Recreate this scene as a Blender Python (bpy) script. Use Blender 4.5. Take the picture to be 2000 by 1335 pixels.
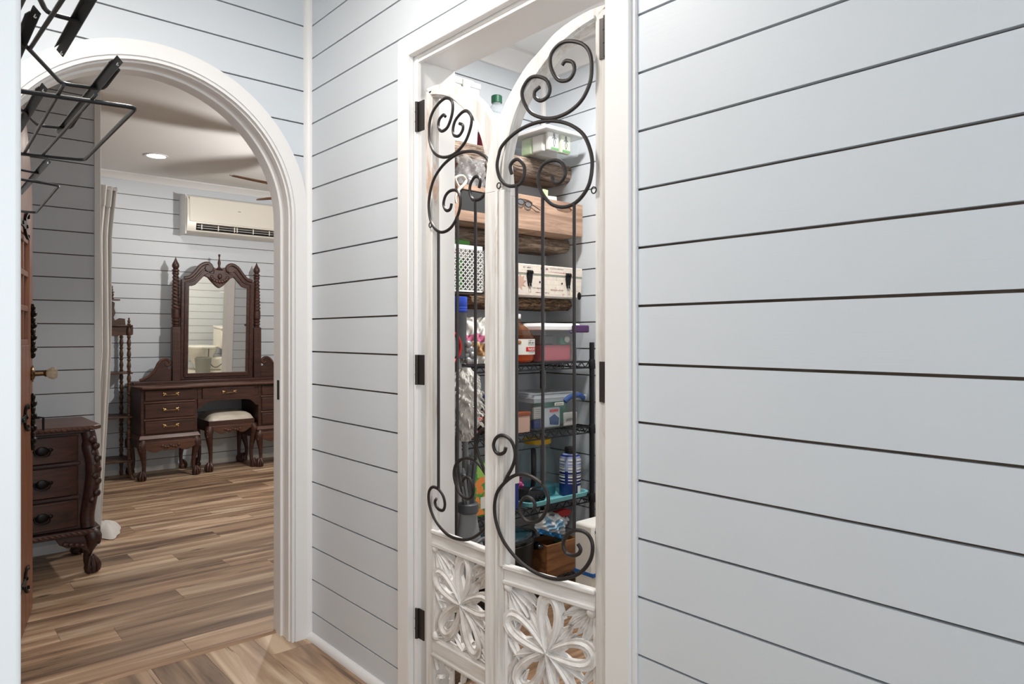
import bpy, bmesh, math, random
from mathutils import Vector, Matrix
random.seed(7)
PI = math.pi
for o in list(bpy.data.objects): bpy.data.objects.remove(o)
SC = bpy.context.scene
COL = SC.collection

# ------------------------------------------------------------------ camera
cam = bpy.data.cameras.new('camera'); camo = bpy.data.objects.new('camera', cam); COL.objects.link(camo)
cam.sensor_width = 36.0; cam.sensor_fit = 'HORIZONTAL'
cam.lens = 36.0 * 1368 / 2000
cam.shift_y = -(667.5 - 655.0) / 2000
cam.clip_start = 0.02
camo.location = (0, 0, 1.24)
camo.rotation_euler = (PI/2, 0, -math.atan2(1200, 1368))
SC.camera = camo

# ------------------------------------------------------------------ world, exposure
w = bpy.data.worlds.new('world'); SC.world = w; w.use_nodes = True
w.node_tree.nodes['Background'].inputs[0].default_value = (0.75, 0.86, 1.0, 1)
w.node_tree.nodes['Background'].inputs[1].default_value = 1.0
SC.view_settings.view_transform = 'Standard'; SC.view_settings.look = 'None'
SC.view_settings.gamma = 1.0; SC.view_settings.use_curve_mapping = False
SC.view_settings.exposure = 0.0

def area(name, loc, rot, sx, sy, power, color, shape='RECTANGLE'):
    l = bpy.data.lights.new(name, 'AREA'); l.energy = power; l.color = color; l.shape = shape
    l.size = sx; l.size_y = sy
    o = bpy.data.objects.new(name, l); COL.objects.link(o); o.location = loc; o.rotation_euler = rot
    return o
def point(name, loc, power, color, r=.05):
    l = bpy.data.lights.new(name, 'POINT'); l.energy = power; l.color = color; l.shadow_soft_size = r
    o = bpy.data.objects.new(name, l); COL.objects.link(o); o.location = loc
    return o
# daylight in the window of the room behind the camera (window_1), lying in the plane of its glass
area('window_south_offscreen', (-0.15, -1.865, 1.55), (PI/2, 0, 0), 2.26, 1.28, 42, (0.88, 0.95, 1.0))
# ceiling lamps (fixtures are built below at the same places)
area('hall_ceiling_lamp_offscreen', (0.50, 1.60, 2.650), (0, 0, 0), .34, .34, 19, (1.0, .96, .92), 'DISK')
area('pantry_ceiling_lamp_offscreen', (1.98, 1.80, 2.650), (0, 0, 0), .16, .16, 30, (1.0, .985, .96), 'DISK')
area('bedroom_recessed_lamp', (1.58, 6.18, 2.69), (0, 0, 0), .12, .12, 4, (1.0, .95, .88), 'DISK')   # the lit round light in the picture
point('ceiling_fan_lamp_offscreen', (2.50, 5.05, 2.17), 85, (1.0, .97, .94), .05)                       # throws the blade shadows on the ceiling
area('bathroom_lamp_offscreen', (3.5, 1.2, 2.65), (0, 0, 0), .3, .3, 50, (1.0, .90, .74), 'DISK')       # warm light seen in the mirror

# ------------------------------------------------------------------ materials
def srgb(r, g, b):
    f = lambda c: (c/255/12.92) if c/255 <= .04045 else ((c/255+.055)/1.055)**2.4
    return (f(r), f(g), f(b), 1)
class NT:
    def __init__(s, name):
        s.m = bpy.data.materials.new(name); s.m.use_nodes = True; s.t = s.m.node_tree
        s.b = s.t.nodes['Principled BSDF']
    def n(s, typ, **kw):
        x = s.t.nodes.new(typ)
        for k, v in kw.items(): setattr(x, k, v)
        return x
    def l(s, a, b): s.t.links.new(a, b)
    def coord(s, scale=(1, 1, 1), rnd=True, kind='Object'):
        tc = s.n('ShaderNodeTexCoord'); mp = s.n('ShaderNodeMapping'); mp.inputs['Scale'].default_value = scale
        s.l(tc.outputs[kind], mp.inputs['Vector'])
        if rnd:
            oi = s.n('ShaderNodeObjectInfo'); mu = s.n('ShaderNodeMath', operation='MULTIPLY'); mu.inputs[1].default_value = 37.0
            s.l(oi.outputs['Random'], mu.inputs[0]); cb = s.n('ShaderNodeCombineXYZ')
            for i in range(3): s.l(mu.outputs[0], cb.inputs[i])
            s.l(cb.outputs[0], mp.inputs['Location'])
        return mp.outputs[0]
    def noise(s, vec, scale=5, detail=4, rough=.5, dist=0):
        x = s.n('ShaderNodeTexNoise'); x.inputs['Scale'].default_value = scale; x.inputs['Detail'].default_value = detail
        x.inputs['Roughness'].default_value = rough; x.inputs['Distortion'].default_value = dist
        s.l(vec, x.inputs['Vector']); return x.outputs['Fac']
    def ramp(s, fac, stops):
        r = s.n('ShaderNodeValToRGB'); e = r.color_ramp.elements
        while len(e) < len(stops): e.new(.5)
        for i, (p, c) in enumerate(stops): e[i].position = p; e[i].color = c
        s.l(fac, r.inputs['Fac']); return r.outputs['Color']
    def mix(s, fac, a, b, mode='MIX'):
        x = s.n('ShaderNodeMix', data_type='RGBA', blend_type=mode)
        for sock, v in ((x.inputs[0], fac), (x.inputs[6], a), (x.inputs[7], b)):
            if isinstance(v, (int, float)): sock.default_value = v
            elif isinstance(v, tuple): sock.default_value = v
            else: s.l(v, sock)
        return x.outputs[2]
    def bump(s, h, strength=.2, dist=.002):
        x = s.n('ShaderNodeBump'); x.inputs['Strength'].default_value = strength; x.inputs['Distance'].default_value = dist
        s.l(h, x.inputs['Height']); s.l(x.outputs[0], s.b.inputs['Normal'])
    def col(s, c):
        if isinstance(c, tuple): s.b.inputs['Base Color'].default_value = c
        else: s.l(c, s.b.inputs['Base Color'])
    def set(s, **kw):
        for k, v in kw.items(): s.b.inputs[k].default_value = v
        return s
def simple(name, c, rough=.5, metal=0, bump=0, bscale=60, **kw):
    t = NT(name); t.col(c); t.set(Roughness=rough, Metallic=metal)
    for k, v in kw.items(): t.b.inputs[k].default_value = v
    if bump:
        t.bump(t.noise(t.coord(), bscale, 4), bump)
    return t.m
def two(name, c1, c2, scale=(1, 1, 1), ns=6, rough=.5, metal=0, bump=.1, lo=.35, hi=.65, dist=0, detail=5, bd=.002):
    t = NT(name); v = t.coord(scale); f = t.noise(v, ns, detail, .55, dist)
    t.col(t.ramp(f, [(lo, c1), (hi, c2)])); t.set(Roughness=rough, Metallic=metal)
    if bump: t.bump(f, bump, bd)
    return t.m
def painted_board(name, c, rough=.42, strength=.12):
    t = NT(name); v = t.coord((1.0, 1, 26)); f = t.noise(v, 2.6, 6, .6, 1.6)
    v2 = t.coord((1, 1, 1)); f2 = t.noise(v2, 3, 3)
    d = tuple(x*.955 for x in c[:3]) + (1,)
    t.col(t.mix(f2, d, c)); t.set(Roughness=rough); t.b.inputs['Specular IOR Level'].default_value = .35
    t.bump(f, strength, .0015); return t.m
def glassy(name, tint, gloss=.12, rough=.05, opac=0.0, diff=(1, 1, 1, 1)):
    # thin clear sheet: tinted transparency under a fresnel coat, plus a little milky diffuse
    t = NT(name); nt = t.t; out = nt.nodes['Material Output']; nt.nodes.remove(t.b)
    tr = t.n('ShaderNodeBsdfTransparent'); tr.inputs[0].default_value = tint
    gl = t.n('ShaderNodeBsdfGlossy'); gl.inputs[1].default_value = rough
    lw = t.n('ShaderNodeLayerWeight'); lw.inputs[0].default_value = .5
    pw = t.n('ShaderNodeMath', operation='POWER'); pw.inputs[1].default_value = 3.5; t.l(lw.outputs['Facing'], pw.inputs[0])
    fr = t.n('ShaderNodeMath', operation='MULTIPLY_ADD'); fr.inputs[1].default_value = .55; fr.inputs[2].default_value = .035; t.l(pw.outputs[0], fr.inputs[0])
    m1 = t.n('ShaderNodeMixShader'); t.l(fr.outputs[0], m1.inputs[0]); t.l(tr.outputs[0], m1.inputs[1]); t.l(gl.outputs[0], m1.inputs[2])
    df = t.n('ShaderNodeBsdfDiffuse'); df.inputs[0].default_value = diff
    m2 = t.n('ShaderNodeMixShader'); m2.inputs[0].default_value = opac; t.l(m1.outputs[0], m2.inputs[1]); t.l(df.outputs[0], m2.inputs[2])
    t.l(m2.outputs[0], out.inputs[0]); return t.m
def emit(name, c, s):
    t = NT(name); t.b.inputs['Emission Color'].default_value = c; t.b.inputs['Emission Strength'].default_value = s; t.col(c); return t.m
def flooring(name):
    t = NT(name); v = t.coord((.55, 6.2, 1)); f = t.noise(v, 1.5, 4, .5, 1.0)
    c = t.ramp(f, [(.30, srgb(106, 86, 70)), (.42, srgb(158, 132, 108)), (.53, srgb(188, 160, 133)), (.66, srgb(224, 202, 176))])
    v2 = t.coord((1.4, 40, 1)); g = t.noise(v2, 2.2, 4, .6, .4)
    c = t.mix(.22, c, t.ramp(g, [(.3, srgb(112, 90, 72)), (.7, srgb(216, 190, 164))]), 'SOFT_LIGHT')
    v3 = t.coord((.45, 7.5, 1)); h = t.noise(v3, 2.2, 5, .6, 1.6)
    mask = t.ramp(h, [(.61, (0, 0, 0, 1)), (.68, (.85, .85, .85, 1))])
    c = t.mix(mask, c, srgb(88, 68, 54))
    vk = t.coord((1.5, 5.0, 1)); vo = t.n('ShaderNodeTexVoronoi'); vo.inputs['Scale'].default_value = 1.3; t.l(vk, vo.inputs['Vector'])
    km = t.ramp(vo.outputs['Distance'], [(.04, (1, 1, 1, 1)), (.11, (0, 0, 0, 1))])
    c = t.mix(km, c, srgb(70, 52, 40))
    oi = t.n('ShaderNodeObjectInfo')
    c = t.mix(1.0, c, t.ramp(oi.outputs['Random'], [(0, (.74, .73, .72, 1)), (.5, (.94, .94, .94, 1)), (1, (1.08, 1.07, 1.06, 1))]), 'MULTIPLY')
    t.col(c); t.set(Roughness=.42); t.bump(g, .06); return t.m
def stained(name, dark, mid, rough=.44, scale=(1.2, 14, 14), coat=.06):
    t = NT(name); v = t.coord(scale); f = t.noise(v, 2.4, 5, .6, .8)
    t.col(t.ramp(f, [(.28, dark), (.72, mid)])); t.set(Roughness=rough); t.b.inputs['Coat Weight'].default_value = coat
    t.b.inputs['Coat Roughness'].default_value = .25; t.bump(f, .08); return t.m
def distressed(name, sc=(26, 26, 1.6), sc2=(5, 5, 1.1)):
    t = NT(name); v = t.coord(sc); f = t.noise(v, 1.6, 6, .62, .3)
    c = t.ramp(f, [(.30, srgb(196, 190, 184)), (.55, srgb(226, 224, 221)), (.8, srgb(236, 235, 233))])
    v2 = t.coord(sc2); g = t.noise(v2, 2.4, 6, .7, .8)
    mk = t.ramp(g, [(.61, (0, 0, 0, 1)), (.68, (1, 1, 1, 1))])
    c = t.mix(t.mix(.8, (0, 0, 0, 1), mk), c, srgb(186, 150, 122))
    t.col(c); t.set(Roughness=.6); t.bump(f, .35, .002); return t.m
def driftwood(name):
    t = NT(name); v = t.coord((1.9, 9, 22)); f = t.noise(v, 2.6, 9, .72, 1.8)
    c = t.ramp(f, [(.34, srgb(52, 43, 38)), (.43, srgb(118, 101, 88)), (.55, srgb(166, 145, 128)), (.72, srgb(206, 188, 170))])
    t.col(c); t.set(Roughness=.85); t.bump(f, 1.0, .01); return t.m
def bark(name):
    t = NT(name); v = t.coord((5, 9, 22)); f = t.noise(v, 4, 8, .7, 1.0)
    c = t.ramp(f, [(.36, srgb(34, 26, 22)), (.5, srgb(110, 84, 62)), (.66, srgb(186, 150, 118))])
    t.col(c); t.set(Roughness=.9); t.bump(f, 1.0, .012); return t.m

M = {}
M['hallboard'] = painted_board('painted_shiplap', srgb(213, 219, 225))
M['bedboard'] = M['hallboard']
M['panboard'] = M['hallboard']
M['bathboard'] = M['hallboard']
M['gap'] = two('bare_sheathing', srgb(96, 80, 68), srgb(118, 100, 86), (1, 1, 1), 8, .9)
M['trim'] = simple('trim_white', srgb(233, 232, 231), .38, 0, .05, 30)
M['trimcool'] = M['trim']
M['jambpaint'] = M['trim']
M['ceil'] = simple('ceiling_white', srgb(236, 235, 233), .85, 0, .05, 80)
M['plain'] = simple('plain_wall_white', srgb(224, 222, 218), .8)
M['floor'] = flooring('hickory_floor')
M['under'] = simple('floor_gap_brown', srgb(58, 44, 34), .9)
M['thresh'] = two('threshold_wood', srgb(120, 92, 70), srgb(176, 142, 112), (1.2, 30, 20), 2, .45)
M['door'] = distressed('distressed_white_paint')
M['doorh'] = distressed('distressed_white_rail', (1.6, 26, 26), (1.1, 5, 5)); M['carve'] = two('carved_white_paint', srgb(206, 198, 192), srgb(232, 229, 226), (1, 1, 1), 22, .6, 0, .3, .3, .52)
M['iron'] = simple('wrought_iron', srgb(52, 49, 49), .42, .55, .12, 140)
M['hinge'] = simple('bronze_hinge', srgb(58, 53, 51), .45, .5)
M['rack'] = simple('black_wire_coating', srgb(26, 26, 30), .38, .3)
M['mahog'] = stained('mahogany', srgb(42, 25, 20), srgb(84, 51, 41))
M['mahogd'] = stained('dark_mahogany', srgb(38, 22, 18), srgb(74, 42, 33))
M['mahoglight'] = stained('worn_mahogany', srgb(60, 37, 28), srgb(108, 70, 54))
M['walnut'] = stained('walnut_turned', srgb(46, 32, 24), srgb(98, 68, 50))
M['brass'] = simple('brass', srgb(214, 180, 130), .25, 1)
M['blackpull'] = simple('blackened_pull', srgb(30, 27, 27), .35, .7)
M['oak'] = stained('orange_oak_door', srgb(112, 68, 46), srgb(164, 106, 76), .38, (40, 40, 1.4))
M['crystal'] = glassy('crystal_knob', (.86, .80, .70, 1), .2, .03, .35, srgb(206, 192, 168))
M['oldbrass'] = simple('aged_brass', srgb(112, 90, 66), .35, .9)
M['mirror'] = simple('mirror_silver', (.93, .94, .93, 1), .015, 1)
M['cushion'] = two('ivory_satin', srgb(196, 186, 168), srgb(228, 221, 206), (3, 40, 3), 2, .35)
M['curtain'] = simple('white_curtain', srgb(214, 211, 206), .9, 0, .25, 300)
M['acwhite'] = simple('ac_shell', srgb(226, 222, 211), .32)
M['acdark'] = simple('ac_slot', srgb(34, 33, 33), .6)
M['acsteel'] = simple('ac_louver', srgb(150, 148, 144), .4)
M['lamp'] = emit('lamp_glow', (1, .95, .87, 1), 14)
M['bulb'] = emit('bulb_glow', (1, .9, .78, 1), 9)
M['palm'] = two('palm_blade_wood', srgb(112, 80, 56), srgb(164, 122, 88), (3, 22, 3), 3, .5)
M['drift'] = driftwood('driftwood'); M['bark'] = bark('live_edge_bark')
M['crate'] = two('pale_crate_wood', srgb(140, 112, 93), srgb(184, 153, 131), (1.4, 8, 16), 2.2, .65, dist=1.4)
M['crate2'] = two('brown_box_wood', srgb(124, 82, 50), srgb(166, 116, 76), (1.4, 8, 16), 2.2, .6, dist=1)
M['chalk'] = simple('chalkboard', srgb(52, 53, 54), .8)
M['black'] = simple('black_plastic', srgb(24, 24, 27), .35)
M['blackgloss'] = simple('black_gloss', srgb(16, 16, 19), .12)
M['blackcloth'] = simple('black_bag', srgb(18, 18, 20), .3, 0, .4, 40)
M['clear'] = glassy('clear_plastic', (.94, .96, .97, 1), .1, .12, .10, srgb(226, 230, 232))
M['milky'] = glassy('milky_plastic', (.90, .93, .95, 1), .1, .2, .32, srgb(222, 228, 232))
M['frost'] = glassy('frosted_plastic', (.9, .93, .95, 1), .1, .3, .72, srgb(232, 233, 232))
M['glass'] = glassy('jug_glass', (.90, .95, .96, 1), .1, .03, .05, srgb(190, 214, 222))
M['bag'] = glassy('clear_bag', (.93, .94, .95, 1), .3, .1, .12)
M['lid'] = simple('white_lid', srgb(232, 233, 233), .4)
M['white'] = simple('white_plastic', srgb(230, 229, 226), .4)
M['paper'] = simple('paper_white', srgb(228, 226, 220), .8)
M['green'] = simple('green_print', srgb(74, 150, 56), .5)
M['dkgreen'] = simple('green_cap', srgb(28, 92, 66), .45)
M['ltgreen'] = two('pale_green_pouch', srgb(178, 206, 146), srgb(226, 226, 206), (1, 1, 1), 14, .5)
M['teal'] = simple('turquoise_plastic', srgb(128, 206, 214), .35)
M['tealpack'] = two('teal_pack', srgb(40, 138, 108), srgb(120, 178, 160), (1, 1, 1), 12, .4)
M['blue'] = simple('royal_blue', srgb(28, 66, 176), .4)
M['navy'] = simple('navy_blue', srgb(26, 44, 116), .4)
M['handleblue'] = simple('handle_blue', srgb(44, 78, 138), .45)
M['purple'] = simple('purple_handle', srgb(78, 44, 92), .45)
M['violet'] = simple('violet_pack', srgb(74, 44, 130), .45)
M['pink'] = simple('pink_band', srgb(206, 110, 146), .5)
M['rose'] = simple('rose_plastic', srgb(198, 96, 108), .45)
M['magenta'] = two('magenta_foil', srgb(170, 40, 110), srgb(232, 120, 180), (1, 1, 1), 40, .25)
M['coral'] = simple('coral_strap', srgb(236, 86, 84), .5)
M['red'] = simple('red_plastic', srgb(198, 38, 40), .35)
M['juice'] = simple('apple_juice', srgb(222, 98, 18), .08)
M['juicedk'] = glassy('amber_glass', (.86, .62, .40, 1), .15, .04, .10, srgb(150, 84, 44))
M['nuts'] = two('nuts', srgb(140, 96, 58), srgb(206, 166, 116), (1, 1, 1), 60, .7, bump=.6)
M['cardboard'] = simple('pink_cardboard', srgb(190, 158, 142), .8)
M['rust'] = simple('rust_rim', srgb(140, 74, 50), .7)
M['yellow'] = simple('yellow_lid', srgb(214, 172, 44), .4)
M['grey'] = simple('grey_plastic', srgb(134, 136, 138), .4)
M['dkgrey'] = simple('dark_grey_plastic', srgb(84, 86, 90), .4)
M['silver'] = simple('silver_plastic', srgb(168, 168, 170), .3, .6)
M['shag'] = two('shaggy_duster', srgb(190, 187, 181), srgb(238, 236, 230), (1, 1, 1), 40, .95, bump=.8)
M['rope'] = simple('white_rope', srgb(222, 214, 202), .9)
M['porc'] = simple('porcelain', srgb(238, 235, 226), .12)
M['tile'] = simple('bath_floor', srgb(206, 200, 188), .4)
M['towel'] = simple('grey_towel', srgb(150, 152, 146), .95)
M['ink'] = simple('printed_black', srgb(36, 34, 36), .7)
M['inkblue'] = simple('printed_blue', srgb(40, 98, 168), .7)
M['foam'] = two('blue_white_pack', srgb(206, 216, 224), srgb(236, 240, 242), (1, 1, 1), 10, .45)
M['boxart'] = two('orange_green_print', srgb(60, 150, 70), srgb(236, 142, 70), (1, 1, 1), 26, .5, bump=0, lo=.47, hi=.53)
M['bagred'] = simple('dark_red_pack', srgb(130, 40, 62), .5)
M['tan'] = simple('tan_board', srgb(176, 122, 74), .6)
M['steelrim'] = simple('steel_rim', srgb(190, 190, 190), .2, 1)
M['lens'] = glassy('spectacle_lens', (.75, .85, .95, 1), .3, .03, .05)
M['windowglass'] = glassy('door_pane', (.42, .28, .20, 1), .1, .04, .10, srgb(90, 58, 42))
# collage paper of the keepsake box
t = NT('vintage_collage_paper'); v = t.coord((1, 1, 1)); ck = t.n('ShaderNodeTexBrick'); ck.inputs['Scale'].default_value = 9
ck.inputs['Color1'].default_value = srgb(226, 216, 200); ck.inputs['Color2'].default_value = srgb(214, 206, 196); ck.inputs['Mortar'].default_value = srgb(206, 184, 176)
ck.inputs['Mortar Size'].default_value = .008; mp = t.coord((2.2, 2.2, 1.2), True); sw = t.n('ShaderNodeSeparateXYZ'); cb = t.n('ShaderNodeCombineXYZ'); t.l(mp, sw.inputs[0]); t.l(sw.outputs[0], cb.inputs[0]); t.l(sw.outputs[2], cb.inputs[1]); t.l(cb.outputs[0], ck.inputs['Vector'])
nz = t.noise(v, 26, 5, .7); t.col(t.mix(t.ramp(nz, [(.60, (0, 0, 0, 1)), (.66, (.55, .55, .55, 1))]), ck.outputs['Color'], srgb(170, 120, 116))); t.set(Roughness=.7); M['collage'] = t.m

# ------------------------------------------------------------------ mesh builder
class MB:
    def __init__(s): s.v = []; s.f = []
    def add(s, vs, fs, X=None):
        o = len(s.v)
        s.v += [tuple(X @ Vector(p)) if X is not None else tuple(p) for p in vs]
        s.f += [tuple(o+i for i in f) for f in fs]; return s
    def box(s, x0, x1, y0, y1, z0, z1, X=None):
        vs = [(x, y, z) for z in (z0, z1) for y in (y0, y1) for x in (x0, x1)]
        return s.add(vs, [(0, 2, 3, 1), (4, 5, 7, 6), (0, 1, 5, 4), (2, 6, 7, 3), (0, 4, 6, 2), (1, 3, 7, 5)], X)
    def frus(s, a, b, z0, z1, X=None):      # a, b = (x0,x1,y0,y1) at z0, z1
        vs = [(x, y, z) for (r, z) in ((a, z0), (b, z1)) for y in r[2:] for x in r[:2]]
        return s.add(vs, [(0, 2, 3, 1), (4, 5, 7, 6), (0, 1, 5, 4), (2, 6, 7, 3), (0, 4, 6, 2), (1, 3, 7, 5)], X)
    def tube(s, pts, r, n=8, closed=False, flat=1.0, ref=None, cap=True):
        pts = [Vector(p) for p in pts]; N = len(pts); rr = r if isinstance(r, (list, tuple)) else [r]*N
        tans = []
        for i in range(N):
            a = pts[(i-1) % N] if (closed or i > 0) else pts[i]; b = pts[(i+1) % N] if (closed or i < N-1) else pts[i]
            d = b-a; tans.append(d.normalized() if d.length > 1e-9 else Vector((0, 0, 1)))
        u = Vector(ref) if ref else Vector((0, 0, 1))
        if abs(u.dot(tans[0])) > .95: u = Vector((1, 0, 0)) if not ref else u
        vs = []
        for i in range(N):
            t_ = tans[i]
            if ref: w_ = t_.cross(Vector(ref)); w_ = w_.normalized() if w_.length > 1e-6 else Vector((1, 0, 0)); u2 = w_.cross(t_).normalized()
            else:
                u = u - t_*u.dot(t_)
                if u.length < 1e-6: u = t_.orthogonal()
                u.normalize(); u2 = u; w_ = t_.cross(u2)
            for k in range(n):
                a = 2*PI*(k+.5)/n; vs.append(pts[i] + w_*(math.cos(a)*rr[i]) + u2*(math.sin(a)*rr[i]*flat))
        fs = []
        for i in range(N if closed else N-1):
            j = (i+1) % N
            for k in range(n): fs.append((i*n+k, i*n+(k+1) % n, j*n+(k+1) % n, j*n+k))
        if cap and not closed: fs += [tuple(range(n))[::-1], tuple((N-1)*n+k for k in range(n))]
        return s.add(vs, fs)
    def cyl(s, p0, p1, r0, r1=None, n=14): return s.tube([p0, p1], [r0, r0 if r1 is None else r1], n)
    def lathe(s, prof, n=16, c=(0, 0, 0), sx=1, sy=1, X=None):
        vs = []; fs = []
        for (r, z) in prof:
            for k in range(n):
                a = 2*PI*k/n; vs.append((c[0]+r*sx*math.cos(a), c[1]+r*sy*math.sin(a), c[2]+z))
        for i in range(len(prof)-1):
            for k in range(n): fs.append((i*n+k, i*n+(k+1) % n, (i+1)*n+(k+1) % n, (i+1)*n+k))
        fs += [tuple(range(n))[::-1], tuple((len(prof)-1)*n+k for k in range(n))]
        return s.add(vs, fs, X)
    def ell(s, c, rx, ry, rz, n=12, m=8, X=None):
        vs = [(c[0], c[1], c[2]-rz)]; fs = []
        for i in range(1, m):
            ph = -PI/2+PI*i/m
            for k in range(n):
                a = 2*PI*k/n; vs.append((c[0]+rx*math.cos(ph)*math.cos(a), c[1]+ry*math.cos(ph)*math.sin(a), c[2]+rz*math.sin(ph)))
        vs.append((c[0], c[1], c[2]+rz)); T = len(vs)-1
        for k in range(n): fs.append((0, 1+(k+1) % n, 1+k)); fs.append((T, 1+(m-2)*n+k, 1+(m-2)*n+(k+1) % n))
        for i in range(m-2):
            for k in range(n): fs.append((1+i*n+k, 1+i*n+(k+1) % n, 1+(i+1)*n+(k+1) % n, 1+(i+1)*n+k))
        return s.add(vs, fs, X)
    def prism(s, poly, fn, a, b):           # poly 2d; fn(p, h) -> 3d
        n = len(poly); vs = [fn(p, a) for p in poly]+[fn(p, b) for p in poly]
        fs = [tuple(range(n))[::-1], tuple(range(n, 2*n))]+[(i, (i+1) % n, n+(i+1) % n, n+i) for i in range(n)]
        return s.add(vs, fs)
    def ring(s, outer, inner, fn, a, b, closed=False):   # band between two polylines of equal length
        n = len(outer); vs = []
        for h in (a, b): vs += [fn(p, h) for p in outer]+[fn(p, h) for p in inner]
        fs = []
        for i in range(n if closed else n-1):
            j = (i+1) % n
            fs += [(i, j, n+j, n+i), (2*n+i, 3*n+i, 3*n+j, 2*n+j), (i, 2*n+i, 2*n+j, j), (n+i, n+j, 3*n+j, 3*n+i)]
        if not closed: fs += [(0, n, 3*n, 2*n), (n-1, 3*n-1, 4*n-1, 2*n-1)]
        return s.add(vs, fs)
    def sheet(s, fn, nu, nv, th=None):
        vs = [fn(i/nu, j/nv) for j in range(nv+1) for i in range(nu+1)]
        fs = [(j*(nu+1)+i, j*(nu+1)+i+1, (j+1)*(nu+1)+i+1, (j+1)*(nu+1)+i) for j in range(nv) for i in range(nu)]
        return s.add(vs, fs)
    def mesh(s, name, m, smooth=True, ang=38, recalc=True):
        me = bpy.data.meshes.new(name); me.from_pydata(s.v, [], s.f)
        bm = bmesh.new(); bm.from_mesh(me)
        if recalc: bmesh.ops.recalc_face_normals(bm, faces=bm.faces)
        if smooth:
            ca = math.radians(ang)
            for f in bm.faces: f.smooth = True
            for e in bm.edges: e.smooth = (len(e.link_faces) == 2 and e.calc_face_angle(0) < ca)
        bm.to_mesh(me); bm.free(); me.materials.append(m); return me
    def build(s, name, m, parent=None, loc=None, bevel=0, smooth=True, ang=38, solid=0, sub=0):
        o = bpy.data.objects.new(name, s.mesh(name, M[m] if isinstance(m, str) else m, smooth, ang)); COL.objects.link(o)
        if parent: o.parent = parent
        if loc: o.location = loc
        if solid: md = o.modifiers.new('thickness', 'SOLIDIFY'); md.thickness = solid; md.offset = 0
        if bevel: md = o.modifiers.new('bevel', 'BEVEL'); md.width = bevel; md.segments = 2; md.limit_method = 'ANGLE'
        if sub: md = o.modifiers.new('subdivision', 'SUBSURF'); md.levels = sub; md.render_levels = sub
        return o
def inst(me, name, parent, loc=(0, 0, 0), rot=(0, 0, 0)):
    o = bpy.data.objects.new(name, me); COL.objects.link(o); o.parent = parent; o.location = loc; o.rotation_euler = rot; return o
def tag(o, label, cat=None, group=None, kind=None):
    o['label'] = label
    if cat: o['category'] = cat
    if group: o['group'] = group
    if kind: o['kind'] = kind
    return o
def thing(name, label, cat, loc=(0, 0, 0), rz=0, group=None):
    o = bpy.data.objects.new(name, None); COL.objects.link(o); o.location = loc; o.rotation_euler = (0, 0, rz)
    o.empty_display_size = .05
    return tag(o, label, cat, group)
def struct(name, mb, m, label, bevel=0):
    o = mb.build(name, m, bevel=bevel); return tag(o, label, None, None, 'structure')
def sgroup(name, label):
    o = bpy.data.objects.new(name, None); COL.objects.link(o); o.empty_display_size = .05
    return tag(o, label, None, None, 'structure')
def catmull(pts, k=6, closed=False):
    n = len(pts); out = []
    for i in range(n if closed else n-1):
        P = [pts[(i+d) % n] if closed else pts[min(max(i+d, 0), n-1)] for d in (-1, 0, 1, 2)]
        for j in range(k):
            t_ = j/k
            out.append(tuple(.5*((2*P[1][c])+(-P[0][c]+P[2][c])*t_+(2*P[0][c]-5*P[1][c]+4*P[2][c]-P[3][c])*t_*t_+(-P[0][c]+3*P[1][c]-3*P[2][c]+P[3][c])*t_**3) for c in range(len(pts[0]))))
    if not closed: out.append(tuple(pts[-1]))
    return out
def textmesh(txt, size, name, m, parent, X, depth=.0006, align='CENTER'):
    cu = bpy.data.curves.new(name, 'FONT'); cu.body = txt; cu.size = size; cu.extrude = depth; cu.align_x = align; cu.align_y = 'CENTER'; cu.resolution_u = 2
    o = bpy.data.objects.new(name, cu); COL.objects.link(o)
    me = bpy.data.meshes.new_from_object(o.evaluated_get(bpy.context.evaluated_depsgraph_get()))
    bpy.data.objects.remove(o); me.transform(X); me.materials.clear(); me.materials.append(M[m])
    return inst(me, name, parent)
FRONT = Matrix.Rotation(PI/2, 4, 'X')      # text that faces -Y

# ------------------------------------------------------------------ layout numbers (metres)
XW, YA, XP, YB, YP = 1.28, 2.73, 2.62, 7.02, 4.737
HC = 2.70
ZK = [1.308+.1336*k for k in range(-10, 11)]
AX, AZ = .70, 1.715        # centre of the arch
_bm = {}
def board_mesh(L, h, th, m, gap=.0060):
    key = (round(L, 4), round(h, 4), th, m)
    if key not in _bm:
        b = MB().box(0, L, 0, th, gap/2, h-gap/2)
        _bm[key] = b.mesh('board', M[m], smooth=False)
    return _bm[key]
def boards(parent, p0, ang, L, m, z0=0, z1=HC, th=.013):
    # p0 = left end of the face seen from the room; boards run along ang, body lies to the left of the run
    for i in range(len(ZK)):
        a = ZK[i]; b = ZK[i+1] if i+1 < len(ZK) else ZK[i]+.1336
        a, b = max(a, z0), min(b, z1)
        if b-a < .012: continue
        inst(board_mesh(L, b-a, th, m), 'board', parent, (p0[0], p0[1], a), (0, 0, ang))

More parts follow.
